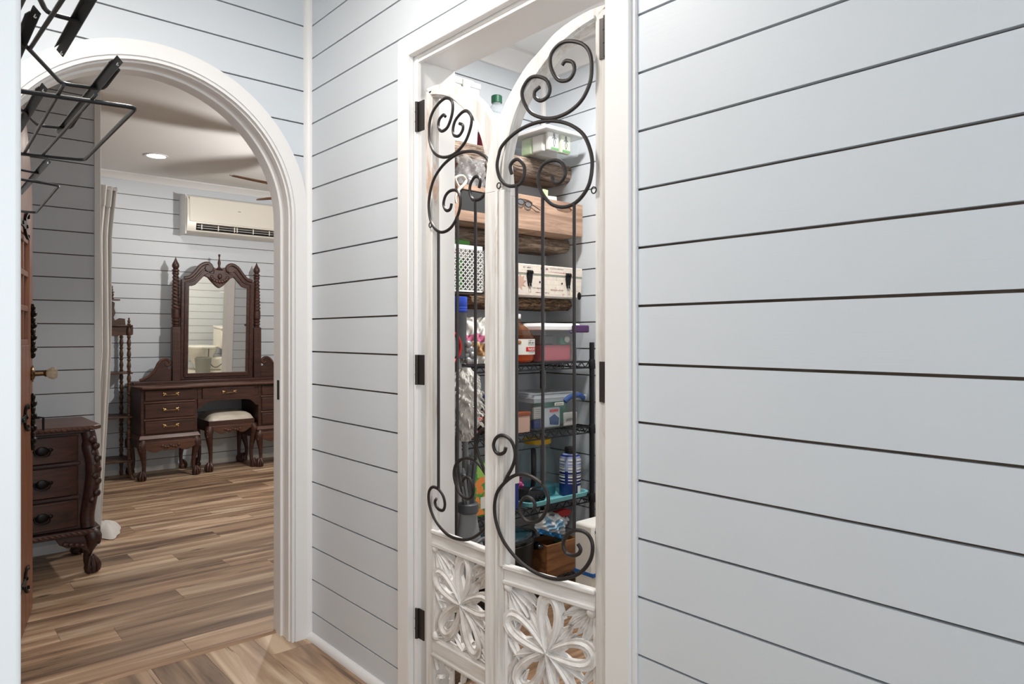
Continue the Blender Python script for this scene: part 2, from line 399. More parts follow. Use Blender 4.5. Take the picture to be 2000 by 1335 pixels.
# ------------------------------------------------------------------ floors
fl = struct('floor_hall', MB().box(-2.5, 1.43, -1.8, 2.86, -.06, -.008), 'under', 'hickory plank hallway floor running towards the arch')
for r in range(8):
    x0 = XW-.19*(r+1); off = (r*.47) % 1.2
    y = -1.0-off
    while y < 2.86:
        a, b = max(y, -1.0), min(y+1.22, 2.855)
        if b-a > .05: inst(MB().box(0, b-a-.0012, 0, .1888, -.008, 0).mesh('plank', M['floor'], False), 'plank', fl, (x0+.1888, a, 0), (0, 0, PI/2))
        y += 1.22
fb = struct('floor_bedroom', MB().box(-1.2, 5.1, 2.86, 7.2, -.06, -.008), 'under', 'hickory plank bedroom floor with light and dark streaks')
pm = {}
for r in range(27):
    y0 = 2.885+.155*r; off = (r*.53+.17*(r % 3)) % 1.22
    x = -.35-off
    while x < 4.9:
        a, b = max(x, -.35), min(x+1.22, 4.9); y1 = min(y0+.1538, 7.02)
        if b-a > .05 and y1-y0 > .02:
            k = (round(b-a, 3), round(y1-y0, 3))
            if k not in pm: pm[k] = MB().box(0, b-a-.0012, 0, y1-y0, -.008, 0).mesh('plank', M['floor'], False)
            inst(pm[k], 'plank', fb, (a, y0, 0))
        x += 1.22
tag(MB().prism([(-.022, 0), (-.014, .009), (.014, .009), (.022, 0)], lambda p, h: (h, 2.866+p[0], p[1]), .205, 1.195).build('trim_1', 'thresh'), 'wooden threshold strip across the arch opening', None, None, 'structure')
fp = struct('floor_pantry', MB().box(1.43, 2.75, .6, 2.73, -.06, 0), M['thresh'], 'pantry floor in the same brown wood')
fbath = struct('floor_bathroom', MB().box(2.75, 5.1, -.2, 2.86, -.06, 0), 'tile', 'pale bathroom floor')

# ------------------------------------------------------------------ walls
def arch_pts(R, n=28, a0=0, a1=PI): return [(AX+R*math.cos(a0+(a1-a0)*i/n), AZ+R*math.sin(a0+(a1-a0)*i/n)) for i in range(n+1)]
# right-hand wall with the pantry opening
mb = MB()
mb.box(XW+.0135, 1.43, 1.957, YA, 0, HC); mb.box(XW+.0135, 1.43, -1.8, 1.100, 0, HC); mb.box(XW+.0135, 1.43, 1.100, 1.957, 2.166, HC)
wr = struct('wall_right', mb, 'gap', 'pale blue shiplap wall beside the pantry doors')
boards(wr, (XW, YA), -PI/2, YA-1.99, 'hallboard')
boards(wr, (XW, 1.07), -PI/2, 2.87, 'hallboard')
boards(wr, (XW, 1.99), -PI/2, .92, 'hallboard', 2.19)
# wall with the arch; the same wall closes the pantry on its other stretch
mb = MB()
out = [(-.07, 0), (AX-.53, 0), (AX-.53, AZ)]+arch_pts(.53)[::-1][1:]+[(AX+.53, 0), (1.43, 0), (1.43, HC), (-.07, HC)]
mb.prism(out, lambda p, h: (p[0], h, p[1]), YA+.0135, 2.86)
wa = struct('wall_arch', mb, 'gap', 'pale blue shiplap wall around the arched opening')
Rm = .535
for i in range(len(ZK)):
    a = max(ZK[i], 0); b = min(ZK[i+1] if i+1 < len(ZK) else ZK[i]+.1336, HC)
    if b-a < .012: continue
    a += .0030; b -= .0030
    def ex(z): return Rm if z < AZ else (math.sqrt(max(Rm*Rm-(z-AZ)**2, 0)))
    if a > AZ+Rm: polys = [[(.05, a), (XW, a), (XW, b), (.05, b)]]
    else:
        zt = min(b, AZ+Rm); zz = [a+(zt-a)*j/6 for j in range(7)]
        L_ = [(.05, a)]+[(AX-ex(z), z) for z in zz]+([(AX, b)] if b > AZ+Rm else [])+[(.05, b)]
        R_ = [(XW, a)]+[(AX+ex(z), z) for z in zz]+([(AX, b)] if b > AZ+Rm else [])+[(XW, b)]
        polys = [L_, R_]
    for p_ in polys: MB().prism(p_, lambda p, h: (p[0], h, p[1]), YA, YA+.013).build('board', 'hallboard', wa, smooth=False)
wpn = struct('wall_pantry_side', MB().box(1.43, 2.75, YA+.0135, 2.86, 0, HC), 'gap', 'white shiplap side wall inside the pantry')
boards(wpn, (1.43, YA), 0, XP-1.43, 'panboard')
wpb = struct('wall_pantry_back', MB().box(XP+.0135, 2.75, .6, 2.86, 0, HC), 'gap', 'white shiplap back wall inside the pantry')
boards(wpb, (XP, YA), -PI/2, 2.1, 'panboard')
struct('wall_pantry_end', MB().box(1.43, 2.62, .5, .62, 0, HC), 'plain', 'plain white end wall inside the pantry')
wbb = struct('wall_bedroom_back', MB().box(-1.2, 5.1, YB+.0135, 7.16, 0, HC), 'gap', 'grey blue shiplap bedroom wall behind the vanity')
boards(wbb, (.6, YB), 0, 4.4, 'bedboard')
wpt = struct('wall_partition', MB().box(-1.0, .885, YP+.0135, YP+.12, 0, HC), 'gap', 'grey blue shiplap partition wall behind the carved chest')
boards(wpt, (-1.0, YP), 0, 1.875, 'bedboard')
tag(MB().box(.872, .905, YP-.012, YP+.13, 0, HC).build('trim_2', 'trim', bevel=.002), 'white corner board at the end of the partition', None, None, 'structure')
ws = struct('wall_bedroom_front', MB().box(2.75, 2.92, YA, 2.8465, 0, HC).box(3.77, 5.1, YA, 2.8465, 0, HC).box(2.92, 3.77, YA, 2.8465, 2.1, HC), 'gap', 'shiplap bedroom wall beside the bathroom doorway')
boards(ws, (5.0, 2.86), PI, 1.17, 'bedboard'); boards(ws, (2.92, 2.86), PI, .17, 'bedboard'); boards(ws, (3.83, 2.86), PI, .91, 'bedboard', 2.1)
struct('trim_3', MB().box(3.77, 3.85, 2.861, 2.885, 0, 2.1).box(2.84, 2.92, 2.861, 2.885, 0, 2.1).box(2.84, 3.85, 2.861, 2.885, 2.1, 2.18).box(3.752, 3.77, 2.70, 2.885, 0, 2.1).box(2.92, 2.938, 2.70, 2.885, 0, 2.1), 'trim', 'white casing around the bathroom doorway')
struct('wall_bedroom_end', MB().box(5.0, 5.12, 2.7, 7.2, 0, HC), 'plain', 'plain far end wall of the bedroom')
struct('wall_bedroom_side', MB().box(-1.2, -1.0, 2.86, 7.2, 0, HC).box(-1.2, -.07, 2.73, 2.86, 0, HC), 'plain', 'plain side wall of the bedroom beyond the wooden door')
wbf = struct('wall_bathroom', MB().box(2.75, 4.85, -.2, -.0635, 0, HC).box(4.715, 4.85, -.2, YA, 0, HC), 'gap', 'cream shiplap bathroom wall behind the toilet')
boards(wbf, (4.70, -.05), PI, 1.94, 'bathboard'); boards(wbf, (4.70, YA-.01), -PI/2, 2.75, 'bathboard')
# hall: left wall with the near jamb, room behind the camera with a window
struct('wall_left', MB().box(-.07, .040, .56, YA, 0, HC), 'plain', 'left hallway wall that carries the black wire rack')
struct('trim_4', MB().box(-.09, .0545, .497, .566, 0, HC), 'jambpaint', 'white painted door jamb close beside the camera', .003)
struct('wall_front', MB().box(-2.5, -.09, .50, .62, 0, HC), 'plain', 'plain wall of the room behind the camera')
struct('wall_west', MB().box(-2.62, -2.5, -1.9, .62, 0, HC), 'plain', 'plain far wall of the room behind the camera')
struct('wall_south', MB().box(-2.5, -1.35, -1.95, -1.8, 0, HC).box(1.05, 1.43, -1.95, -1.8, 0, HC).box(-1.35, 1.05, -1.95, -1.8, 0, .85).box(-1.35, 1.05, -1.95, -1.8, 2.25, HC), 'plain', 'plain wall with a window behind the camera')
wn = struct('window_1', MB().box(-1.35, 1.05, -1.92, -1.80, .85, .90).box(-1.35, 1.05, -1.92, -1.80, 2.20, 2.25).box(-1.35, -1.30, -1.92, -1.80, .9, 2.2).box(1.0, 1.05, -1.92, -1.80, .9, 2.2).box(-.17, -.13, -1.92, -1.83, .9, 2.2), 'trim', 'white window frame behind the camera')
MB().box(-1.30, 1.0, -1.885, -1.88, .9, 2.2).build('pane', 'clear', wn)
struct('ceiling', MB().box(-2.62, 1.43, -1.95, 2.86, HC, 2.78), 'ceil', 'white hallway ceiling')
struct('ceiling_bedroom', MB().box(-1.2, 5.12, 2.86, 7.16, HC, 2.78), 'ceil', 'white bedroom ceiling')
struct('ceiling_pantry', MB().box(1.43, 2.75, .5, 2.86, HC, 2.78), 'ceil', 'white pantry ceiling')
struct('ceiling_bathroom', MB().box(2.75, 4.85, -.2, 2.86, HC, 2.78), 'ceil', 'white bathroom ceiling')

# ------------------------------------------------------------------ trims
crown = [(0, 0), (0, -.062), (-.010, -.062), (-.014, -.050), (-.030, -.034), (-.046, -.014), (-.052, -.010), (-.052, 0)]
struct('trim_5', MB().prism(crown, lambda p, h: (h, YB+p[0], HC+p[1]), .6, 5.0), 'trim', 'white crown moulding above the bedroom wall')
struct('trim_6', MB().prism(crown, lambda p, h: (h, YA+p[0]*1.5, HC+p[1]*1.5), 1.43, XP), 'trim', 'white crown moulding on the pantry side wall')
struct('trim_7', MB().prism(crown, lambda p, h: (XP+p[0]*1.5, h, HC+p[1]*1.5), .62, YA), 'trim', 'white crown moulding on the pantry back wall')
struct('trim_8', MB().prism(crown, lambda p, h: (h, YA+p[0], HC+p[1]), .05, XW).prism(crown, lambda p, h: (XW+p[0], h, HC+p[1]), -1.8, YA), 'trim', 'white crown moulding in the hallway corner')
q = [(0, 0)]+[(-.026*math.cos(a), -.026*math.sin(a)) for a in [PI/2*i/6 for i in range(7)]]
struct('trim_9', MB().prism(q, lambda p, h: (XW+p[0], YA+p[1], h), 0, HC-.06), 'trim', 'white quarter round strip in the hallway corner')
struct('baseboard_right', MB().prism([(0, 0)]+[(-.022*math.cos(a), .024*math.sin(a)) for a in [PI/2*i/6 for i in range(7)]], lambda p, h: (XW+p[0], h, p[1]), 2.023, YA-.01), 'trimcool', 'white quarter round along the foot of the right wall')
struct('baseboard_back', MB().prism([(0, 0), (0, .045), (-.010, .045), (-.014, .03), (-.014, 0)], lambda p, h: (h, YB+p[0], p[1]), .95, 5.0), 'trim', 'low white baseboard along the bedroom wall')
struct('baseboard_partition', MB().prism([(0, 0), (0, .05), (-.010, .05), (-.014, .03), (-.014, 0)], lambda p, h: (h, YP+p[0], p[1]), -1.0, .872), 'trim', 'low white baseboard along the partition')
struct('trim_15', MB().prism([(0, 0)]+[(-.02*math.cos(a), -.02*math.sin(a)) for a in [PI/2*i/5 for i in range(6)]], lambda p, h: (XP+p[0], YA+p[1], h), 0, HC-.09), 'trim', 'white quarter round strip in the pantry corner')
# arch casing and jamb
def archband(Ro, Ri, y0, y1):
    o = [(AX+Ro, 0)]+arch_pts(Ro, 40)+[(AX-Ro, 0)]; i = [(AX+Ri, 0)]+arch_pts(Ri, 40)+[(AX-Ri, 0)]
    return o, i
ac = sgroup('trim_10', 'white casing around the arched opening')
f_ = lambda p, h: (p[0], h, p[1])
MB().ring(*archband(.566, .512, 0, 0), f_, YA-.019, YA+.003).build('casing', 'trim', ac, ang=30)
MB().ring(*archband(.513, .504, 0, 0), f_, YA-.012, YA+.003).build('bead', 'trim', ac, ang=30)
MB().ring(*archband(.506, .497, 0, 0), f_, YA-.019, YA+.003).build('bead', 'trim', ac, ang=30)
MB().ring(*archband(.531, .492, 0, 0), f_, YA+.003, YA+.030).build('jamb', 'trim', ac, ang=30)
MB().ring(*archband(.531, .497, 0, 0), f_, YA+.030, YA+.075).build('jamb', 'trim', ac, ang=30)
MB().ring(*archband(.531, .488, 0, 0), f_, YA+.075, YA+.142).build('jamb', 'trim', ac, ang=30)
MB().box(AX+.4865, AX+.489, YA+.085, YA+.105, .975, 1.055).build('strike_plate', 'hinge', ac)
# pantry opening casing and jamb
pc = sgroup('trim_11', 'white casing around the pantry opening')
MB().box(XW-.018, XW+.005, 1.957, 2.023, 0, 2.226).build('casing', 'trim', pc, bevel=.003)
MB().box(XW-.018, XW+.005, 1.033, 1.106, 0, 2.226).build('casing', 'trim', pc, bevel=.003)
MB().box(XW-.018, XW+.005, 1.106, 1.957, 2.160, 2.226).build('casing', 'trim', pc, bevel=.003)
MB().box(XW-.008, XW+.006, 1.022, 1.034, 0, 2.226).box(XW-.008, XW+.006, 2.0225, 2.032, 0, 2.232).box(XW-.008, XW+.006, 1.022, 2.032, 2.2255, 2.236).build('back_band', 'trimcool', pc, bevel=.002)
MB().box(XW+.0055, 1.445, 1.946, 1.966, 0, 2.166).build('jamb', 'trim', pc, bevel=.001)
MB().box(XW+.0055, 1.445, 1.090, 1.110, 0, 2.166).build('jamb', 'trim', pc, bevel=.001)
MB().box(XW+.0055, 1.445, 1.110, 1.946, 2.150, 2.170).build('jamb', 'trim', pc, bevel=.001)
MB().box(XW+.006, XW+.02, 1.110, 1.946, 2.138, 2.150).box(XW+.004, XW+.018, 1.934, 1.946, 0, 2.150).build('stop_bead', 'trim', pc, bevel=.001)

# ------------------------------------------------------------------ pantry doors (pair, each highest at its hinge)
# local frame: x = distance from the hinge edge, z = up, front face at y = 0 towards the hall (-y); mirrored by sgn for the other leaf
OUT = [(0, 2.040), (.065, 2.038), (.147, 2.018), (.204, 1.984), (.264, 1.943), (.326, 1.872), (.365, 1.803), (.385, 1.753), (.395, 1.706), (.403, 1.635)]
INN = [(.034, 2.006), (.080, 1.995), (.142, 1.970), (.196, 1.930), (.250, 1.882), (.292, 1.820), (.316, 1.753), (.328, 1.700), (.332, 1.655), (.333, 1.635)]
SCA = [(.125, 1.919), (.114, 1.927), (.092, 1.917), (.088, 1.895), (.105, 1.878), (.136, 1.884), (.158, 1.915), (.163, 1.945), (.152, 1.965), (.125, 1.976), (.092, 1.970), (.060, 1.953), (.041, 1.927), (.036, 1.890), (.042, 1.853), (.068, 1.816), (.114, 1.795), (.169, 1.794), (.222, 1.817), (.249, 1.851), (.257, 1.881), (.246, 1.901), (.228, 1.912), (.204, 1.910), (.175, 1.894), (.164, 1.869), (.172, 1.850), (.195, 1.845), (.213, 1.858), (.213, 1.873), (.197, 1.881)]
SCB = [(.292, 1.671), (.298, 1.691), (.288, 1.704), (.270, 1.706), (.251, 1.688), (.249, 1.664), (.264, 1.641), (.301, 1.640), (.333, 1.663), (.345, 1.698), (.340, 1.726), (.326, 1.753), (.276, 1.780), (.216, 1.791), (.158, 1.786), (.103, 1.766), (.060, 1.732), (.038, 1.684), (.035, 1.645), (.046, 1.604), (.076, 1.573), (.114, 1.562), (.158, 1.574), (.192, 1.610), (.202, 1.648), (.187, 1.678), (.152, 1.685), (.125, 1.673), (.115, 1.647), (.130, 1.627), (.150, 1.629), (.157, 1.645)]
SCS = [(.313, .940), (.319, .926), (.337, .919), (.353, .926), (.358, .943), (.348, .962), (.326, .971), (.299, .963), (.284, .942), (.281, .916), (.291, .889), (.308, .863), (.318, .846)]
SCC = [(.217, .789), (.213, .802), (.225, .815), (.244, .816), (.259, .803), (.265, .784), (.256, .763), (.236, .753), (.211, .757), (.190, .771), (.172, .802), (.170, .828), (.182, .851), (.211, .868), (.244, .875), (.278, .870), (.312, .849), (.344, .815), (.355, .773), (.348, .731), (.326, .691), (.286, .656), (.240, .633), (.190, .623), (.143, .624), (.101, .638), (.064, .662), (.040, .694), (.033, .723), (.038, .745), (.056, .759), (.086, .758), (.112, .741), (.122, .717), (.114, .697), (.093, .694), (.075, .702), (.069, .715), (.077, .726)]
def leaf_blade(mb, x, z, ang, L, W, d, bend=0, y0=0.0, fnm=None):
    # lens shaped blade with a raised middle rib, on the x-z plane
    n = 7; rows = []
    for i in range(n):
        t_ = i/(n-1); a = ang+bend*t_; cx = x+L*t_*math.cos(ang+bend*t_*.5); cz = z+L*t_*math.sin(ang+bend*t_*.5)
        wd = max(W*math.sin(PI*min(t_**.75, 1))*.5, .0012)
        px, pz = -math.sin(a), math.cos(a)
        rows.append([(cx+px*wd, y0+.006, cz+pz*wd), (cx+px*wd*.8, y0-d*.45, cz+pz*wd*.8), (cx+px*wd*.25, y0-d*.25, cz+pz*wd*.25), (cx, y0-d, cz), (cx-px*wd*.25, y0-d*.25, cz-pz*wd*.25), (cx-px*wd*.8, y0-d*.45, cz-pz*wd*.8), (cx-px*wd, y0+.006, cz-pz*wd)])
    vs = [fnm(p) for r in rows for p in r]; k = 7; fs = []
    for i in range(n-1):
        for j in range(k-1): fs.append((i*k+j, i*k+j+1, (i+1)*k+j+1, (i+1)*k+j))
        fs.append((i*k+k-1, i*k, (i+1)*k, (i+1)*k+k-1))
    fs += [tuple(range(k)), tuple((n-1)*k+j for j in range(k))]
    mb.add(vs, fs); return mb
def petal_loop(mb, x, z, ang, L, W, band, d, fnm, y0=0.0):
    o = []; n = 26
    for i in range(n):
        u = i/(n-1); th = -PI+2*PI*u
        t_ = .5*(1+math.cos(th)); s_ = math.sin(th)*(.28+.72*t_)*W*.62
        o.append((t_*L, s_))
    c, s = math.cos(ang), math.sin(ang); rows = []
    for i in range(n):
        a = o[(i-1) % n]; b = o[(i+1) % n]; tx, tz = b[0]-a[0], b[1]-a[1]; ll = math.hypot(tx, tz) or 1
        nx, nz = tz/ll, -tx/ll; bw = band*(.35+.65*o[i][0]/L)
        def P(off, y): 
            lx, lz = o[i][0]+nx*off, o[i][1]+nz*off
            return fnm((x+lx*c-lz*s, y, z+lx*s+lz*c))
        rows.append([P(bw*.5, y0+.006), P(bw*.5, y0-d*.7), P(bw*.2, y0-d*.55), P(0, y0-d), P(-bw*.25, y0-d*.5), P(-bw*.5, y0-d*.6), P(-bw*.5, y0+.006)])
    k = 7; vs = [p for r in rows for p in r]; fs = []
    for i in range(n-1):
        for j in range(k-1): fs.append((i*k+j, i*k+j+1, (i+1)*k+j+1, (i+1)*k+j))
        fs.append((i*k+k-1, i*k, (i+1)*k, (i+1)*k+k-1))
    fs += [tuple(range(k)), tuple((n-1)*k+j for j in range(k))]
    mb.add(vs, fs); return mb
def carved_panel(door, sg, rot, seed):
    rnd = random.Random(seed); fm = lambda p: (p[0]*sg, p[1], p[2])
    x0, x1, z0, z1 = .034, .333, .266, .574; cx, cz = .186, .420
    pan = MB().ring([(x0*sg, z0), (x1*sg, z0), (x1*sg, z1), (x0*sg, z1)], [((x0+.010)*sg, z0+.010), ((x1-.010)*sg, z0+.010), ((x1-.010)*sg, z1-.010), ((x0+.010)*sg, z1-.010)], lambda p, h: (p[0], h, p[1]), .006, .024, True).build('carved_panel', 'carve', door)
    pan['label'] = 'carved openwork flower panel'
    yy = .012
    for k in range(5):
        a = rot+2*PI*k/5
        petal_loop(MB(), cx, cz, a, .146, .062, .030, .016, fm, yy).build('petal', 'carve', pan, ang=50)
        for j, (da, L, W) in enumerate(((.34, .112, .034), (.62, .122, .044), (.92, .110, .036))):
            leaf_blade(MB(), cx, cz, a+da, L+rnd.uniform(-.006, .006), W, .011, rnd.uniform(-.22, .22), yy+.001, fm).build('petal', 'carve', pan, ang=50)
    for (qx, qz, a0) in ((x0+.014, z1-.014, -PI/4), (x1-.014, z1-.014, -3*PI/4), (x0+.014, z0+.014, PI/4), (x1-.014, z0+.014, 3*PI/4)):
        MB().ell((qx*sg, yy-.006, qz), .015, .012, .015).build('boss', 'carve', pan)
        for j in range(5):
            da = (j-2)*.36; leaf_blade(MB(), qx, qz, a0+da, .094-.008*abs(j-2)+rnd.uniform(-.006, .008)+(.026 if abs(j-2) == 2 else 0), .034, .012, -.5*da/.7+rnd.uniform(-.15, .15), yy+.002, fm).build('leaf', 'carve', pan, ang=50)
    for (qx, qz, a0) in ((cx, z1-.010, -PI/2), (cx, z0+.010, PI/2), (x0+.010, cz, 0), (x1-.010, cz, PI)):
        for s_ in (-1, 1): leaf_blade(MB(), qx, qz, a0+s_*1.1, .070, .026, .010, -s_*.5, yy+.003, fm).build('leaf', 'carve', pan, ang=50)
def pantry_door(name, label, loc, rz, sg, rot, seed):
    d = thing(name, label, 'door', loc, rz, 'pair of pantry doors'); f = lambda p, h: (p[0]*sg, h, p[1]); T = .032
    def bx(n, x0, x1, y0, y1, z0, z1, bev=.003):
        a, b = sorted((x0*sg, x1*sg)); return MB().box(a, b, y0, y1, z0, z1).build(n, 'door' if z1-z0 > .2 else 'doorh', d, bevel=bev)
    bx('stile', 0, .034, 0, T, .02, 2.030)
    bx('stile', .333, .403, 0, T, .02, 1.636)
    bx('moulding', .326, .345, -.006, .004, .61, 1.636, .004)
    bx('moulding', .352, .362, -.004, .004, .03, 1.636, .002)
    o_, i_ = catmull(OUT, 4), catmull(INN, 4)
    MB().ring(o_, i_, f, 0, T).build('arched_rail', 'door', d, bevel=.002, ang=30)
    i2 = [(x+(.012 if k > 3 else .002), z-.004+.014) for k, (x, z) in enumerate(i_)]
    MB().tube([(x*sg, -.001, z+.010) for x, z in i_], .006, 6).build('moulding', 'door', d)
    bx('rail', .034, .333, 0, T, .575, .612); bx('moulding', .034, .333, -.007, .004, .606, .620, .004)
    bx('moulding', .034, .333, -.006, .004, .566, .578, .003)
    bx('rail', .034, .333, 0, T, .214, .266); bx('moulding', .034, .333, -.006, .004, .214, .224, .003)
    bx('rail', .034, .333, 0, T, .02, .06)
    carved_panel(d, sg, rot, seed)
    lp = MB().box(*sorted((.034*sg, .333*sg)), .020, .026, .06, .064).build('twig_panel', 'door', d)
    rnd = random.Random(seed+5)
    for k in range(15):
        x = .05+.27*(k % 5)/4; z = .075+.052*(k//5)
        pts = [((x+rnd.uniform(-.03, .03))*sg, .012+rnd.uniform(-.004, .004), z+rnd.uniform(-.02, .04)+.014*j) for j in range(4)]
        MB().tube(catmull(pts, 3), [.007]*10, 6).build('twig', 'door', lp)
    # iron scrollwork on the face
    iy = -.012; g = MB()
    sw = []
    for nm, pts in (('scroll', SCA), ('scroll', SCB), ('scroll', SCS), ('scroll', SCC)):
        c = catmull([(x*sg, iy, z) for x, z in pts], 5)
        sw.append(MB().tube(c, .0050, 8, ref=(0, 1, 0), flat=.85).build(nm, 'iron', d))
    for x, za, zb in ((.275, 1.640, .872), (.187, 1.600, .858), (.088, 1.570, .758)):
        MB().tube([(x*sg, iy, za), (x*sg, iy, zb)], .0046, 6).build('bar', 'iron', d)
    for x, z in ((.344, 1.648), (.034, 1.594)):
        MB().tube([((x+.007*math.cos(a))*sg, iy+.006, z+.008*math.sin(a)) for a in [2*PI*k/12 for k in range(12)]], .0018, 6, True).build('eyelet', 'iron', d)
    hx = -.041 if sg > 0 else .002
    for z in (1.958, 1.128, .296):
        h = MB().cyl((hx, -.008, z-.049), (hx, -.008, z+.049), .0062, n=10)
        for zz in (-.016, .016): h.cyl((hx, -.008, z+zz-.0012), (hx, -.008, z+zz+.0012), .0072, n=10)
        hh = h.build('hinge', 'hinge', d)
        if sg > 0: MB().box(-.040, -.006, -.004, -.0005, z-.049, z+.049).build('hinge_leaf', 'hinge', hh)
        else: MB().box(-.020, .004, -.003, .001, z-.049, z+.049).build('hinge_leaf', 'hinge', hh)
    return d
pantry_door('pantry_door', 'distressed white half-arch pantry door swung slightly out into the hallway, overlapping its twin', (1.285, 1.118, 0), -math.radians(82), -1, math.radians(94), 3)
pantry_door('pantry_door', 'distressed white half-arch pantry door standing shut behind the edge of its twin', (1.290, 1.895, 0), -PI/2, 1, math.radians(85), 4)
# ------------------------------------------------------------------ black wire rack on the left wall
rk = thing('wire_rack', 'black wire wall rack with flat steel strips and outstretched wire loops', 'rack', (.04, 0, 1.56))
def rw(n, pts, r, par=rk): return MB().tube([(x-.04, y, z-1.56) for x, y, z in pts], r, 8).build(n, 'rack', par)
def rounded(pts, r=.012):
    out = [pts[0]]
    for i in range(1, len(pts)-1):
        p, a, b = Vector(pts[i]), Vector(pts[i-1]), Vector(pts[i+1])
        u, v_ = (a-p).normalized(), (b-p).normalized()
        for t_ in (0, .33, .66, 1):
            q0 = p+u*r*(1-t_); q1 = p+v_*r*t_; out.append(tuple(q0.lerp(q1, t_)))
    out.append(pts[-1]); return out
rw('wire_loop', rounded([(.042, 1.13, 1.56), (.252, 1.088, 1.56), (.256, 1.473, 1.56), (.042, 1.53, 1.56)]), .0032)
rw('wire_loop', rounded([(.042, 1.70, 1.56), (.259, 1.761, 1.56), (.271, 2.189, 1.56), (.042, 2.20, 1.56)]), .0030)
for pts in ([(.161, 1.06, 1.563), (.169, 1.515, 1.563)], [(.200, 1.074, 1.563), (.195, 1.493, 1.563)], [(.124, .68, 1.563), (.125, 1.06, 1.60)], [(.095, .66, 1.563), (.098, 1.02, 1.60)]):
    rw('wire', pts, .0024)
rw('hook_wire', rounded([(.042, .96, 1.60), (.119, 1.051, 1.60), (.176, 1.177, 1.60), (.226, 1.164, 1.60), (.232, 1.10, 1.612)]), .0028)
rw('hook_wire', rounded([(.042, 1.25, 1.60), (.149, 1.355, 1.60), (.181, 1.439, 1.60), (.226, 1.422, 1.60), (.23, 1.36, 1.612)]), .0026)
rw('hook_wire', rounded([(.042, .80, 1.60), (.10, .85, 1.60), (.125, .93, 1.60), (.160, .93, 1.60)]), .0028)
rw('hook_wire', rounded([(.042, 1.66, 1.60), (.20, 1.85, 1.60), (.238, 1.86, 1.60)]), .0026)
for (x, y0, y1) in ((.214, 1.025, 1.48), (.152, .72, 1.054), (.112, .93, 1.128), (.156, 1.208, 1.494), (.230, 1.712, 2.158)):
    p = MB().prism([(0, .004), (.0068, -.0035), (.0080, -.0028), (.0012, .005)], lambda p, h: (x-.04+p[0], h, .04+p[1]), y0, y1)
    pl = p.build('mounting_strip', 'rack', rk)
    MB().prism([(0, .004), (-.005, -.001), (-.005, .0005), (0, .0055)], lambda p, h: (x-.04+p[0], h, .04+p[1]), y0+.02, y1-.02).build('strip_flange', 'rack', pl)
    for yy in (y0+.012, y1-.012): MB().cyl((x-.04+.0035, yy, .036), (x-.04+.006, yy, .041), .0016, n=8).build('screw', 'steelrim', pl)
for (y0, y1) in ((.60, 1.55), (1.60, 2.25)): MB().box(0, .012, y0, y1, -.010, .055).build('wall_plate', 'rack', rk)

# ------------------------------------------------------------------ arched wooden door standing open
dg = math.radians(90-12.75)
wd = thing('wooden_door', 'arched orange brown wooden door with small panes, standing open inside the arch', 'door', (.247, 2.872, 0), dg)
DW, DS, DT = .96, 1.735, .042; DR = DW/2
def dz(x): return DS+math.sqrt(max(DR*DR-(x-DR)**2, 0))
def dplank(x0, x1, z0, z1=None, n='plank', t0=0, t1=DT):
    xs = [x0+(x1-x0)*i/8 for i in range(9)]
    poly = [(x0, z0), (x1, z0)]+([(x1, z1), (x0, z1)] if z1 else [(x, dz(x)) for x in xs[::-1]])
    return MB().prism(poly, lambda p, h: (p[0], h, p[1]), t0, t1).build(n, 'oak', wd, bevel=.002)
for k in range(6): dplank(.11+.125*k+.001, .11+.125*(k+1)-.001, .012, 1.20)
dplank(.001, .109, .012); dplank(.861, .959, .012)
for k in range(6): dplank(.111+.125*k, .11+.125*(k+1)-.001, 1.665)
for z in (1.20, 1.345, 1.495, 1.64): MB().box(.11, .86, .006, DT-.006, z, z+.024).build('muntin', 'oak', wd, bevel=.002)
for k in range(1, 6): MB().box(.11+.125*k-.009, .11+.125*k+.009, .008, DT-.008, 1.224, 1.64).build('muntin', 'oak', wd, bevel=.002)
for r in range(3):
    for k in range(6): MB().box(.119+.125*k, .226+.125*k, .018, .024, 1.224+.147*r, 1.345+.147*r).build('pane', 'windowglass', wd)
for z in (1.70, .895, .215):      # strap hinges, ending in a fleur
    st = MB().prism([(0, -.02), (.62, -.012), (.66, -.034), (.70, -.024), (.74, 0), (.70, .024), (.66, .034), (.62, .012), (0, .02)], lambda p, h: (p[0]+.02, h, z+p[1]), -.005, 0).build('strap_hinge', 'blackpull', wd, bevel=.001)
    for k in range(6): MB().ell((.08+.128*k, -.006, z), .008, .006, .008, 8, 6).build('stud', 'blackpull', st)
    for s_ in (-1, 1): MB().tube(catmull([(.66, -.004, z+s_*.02), (.69, -.008, z+s_*.048), (.72, -.010, z+s_*.052), (.735, -.008, z+s_*.036)], 4), .006, 6).build('scroll', 'blackpull', st)
def ornate(z0, z1):
    n = 9; p = MB()
    for i in range(n):
        t_ = i/(n-1); r = .020+.010*abs(math.sin(t_*PI*3)); p.ell((.918, -.004, z0+(z1-z0)*t_), r*.9, .012+.006*abs(math.sin(t_*PI*4)), (z1-z0)/n*.75, 10, 6)
    return p.build('ornate_plate', 'blackpull', wd)
ornate(1.155, 1.365); lp = ornate(.745, .965)
kb = MB().lathe([(.030, 0), (.032, .004), (.026, .010), (.012, .014), (.010, .045), (.014, .050), (.016, .056)], 16, X=Matrix.Translation((.918, 0, 1.070)) @ Matrix.Rotation(PI/2, 4, 'X')).build('knob_rosette', 'oldbrass', wd)
MB().lathe([(.010, .054), (.022, .064), (.029, .078), (.029, .086), (.022, .096), (.010, .098)], 10, X=Matrix.Translation((.918, 0, 1.070)) @ Matrix.Rotation(PI/2, 4, 'X')).build('crystal_knob', 'crystal', kb, smooth=False)
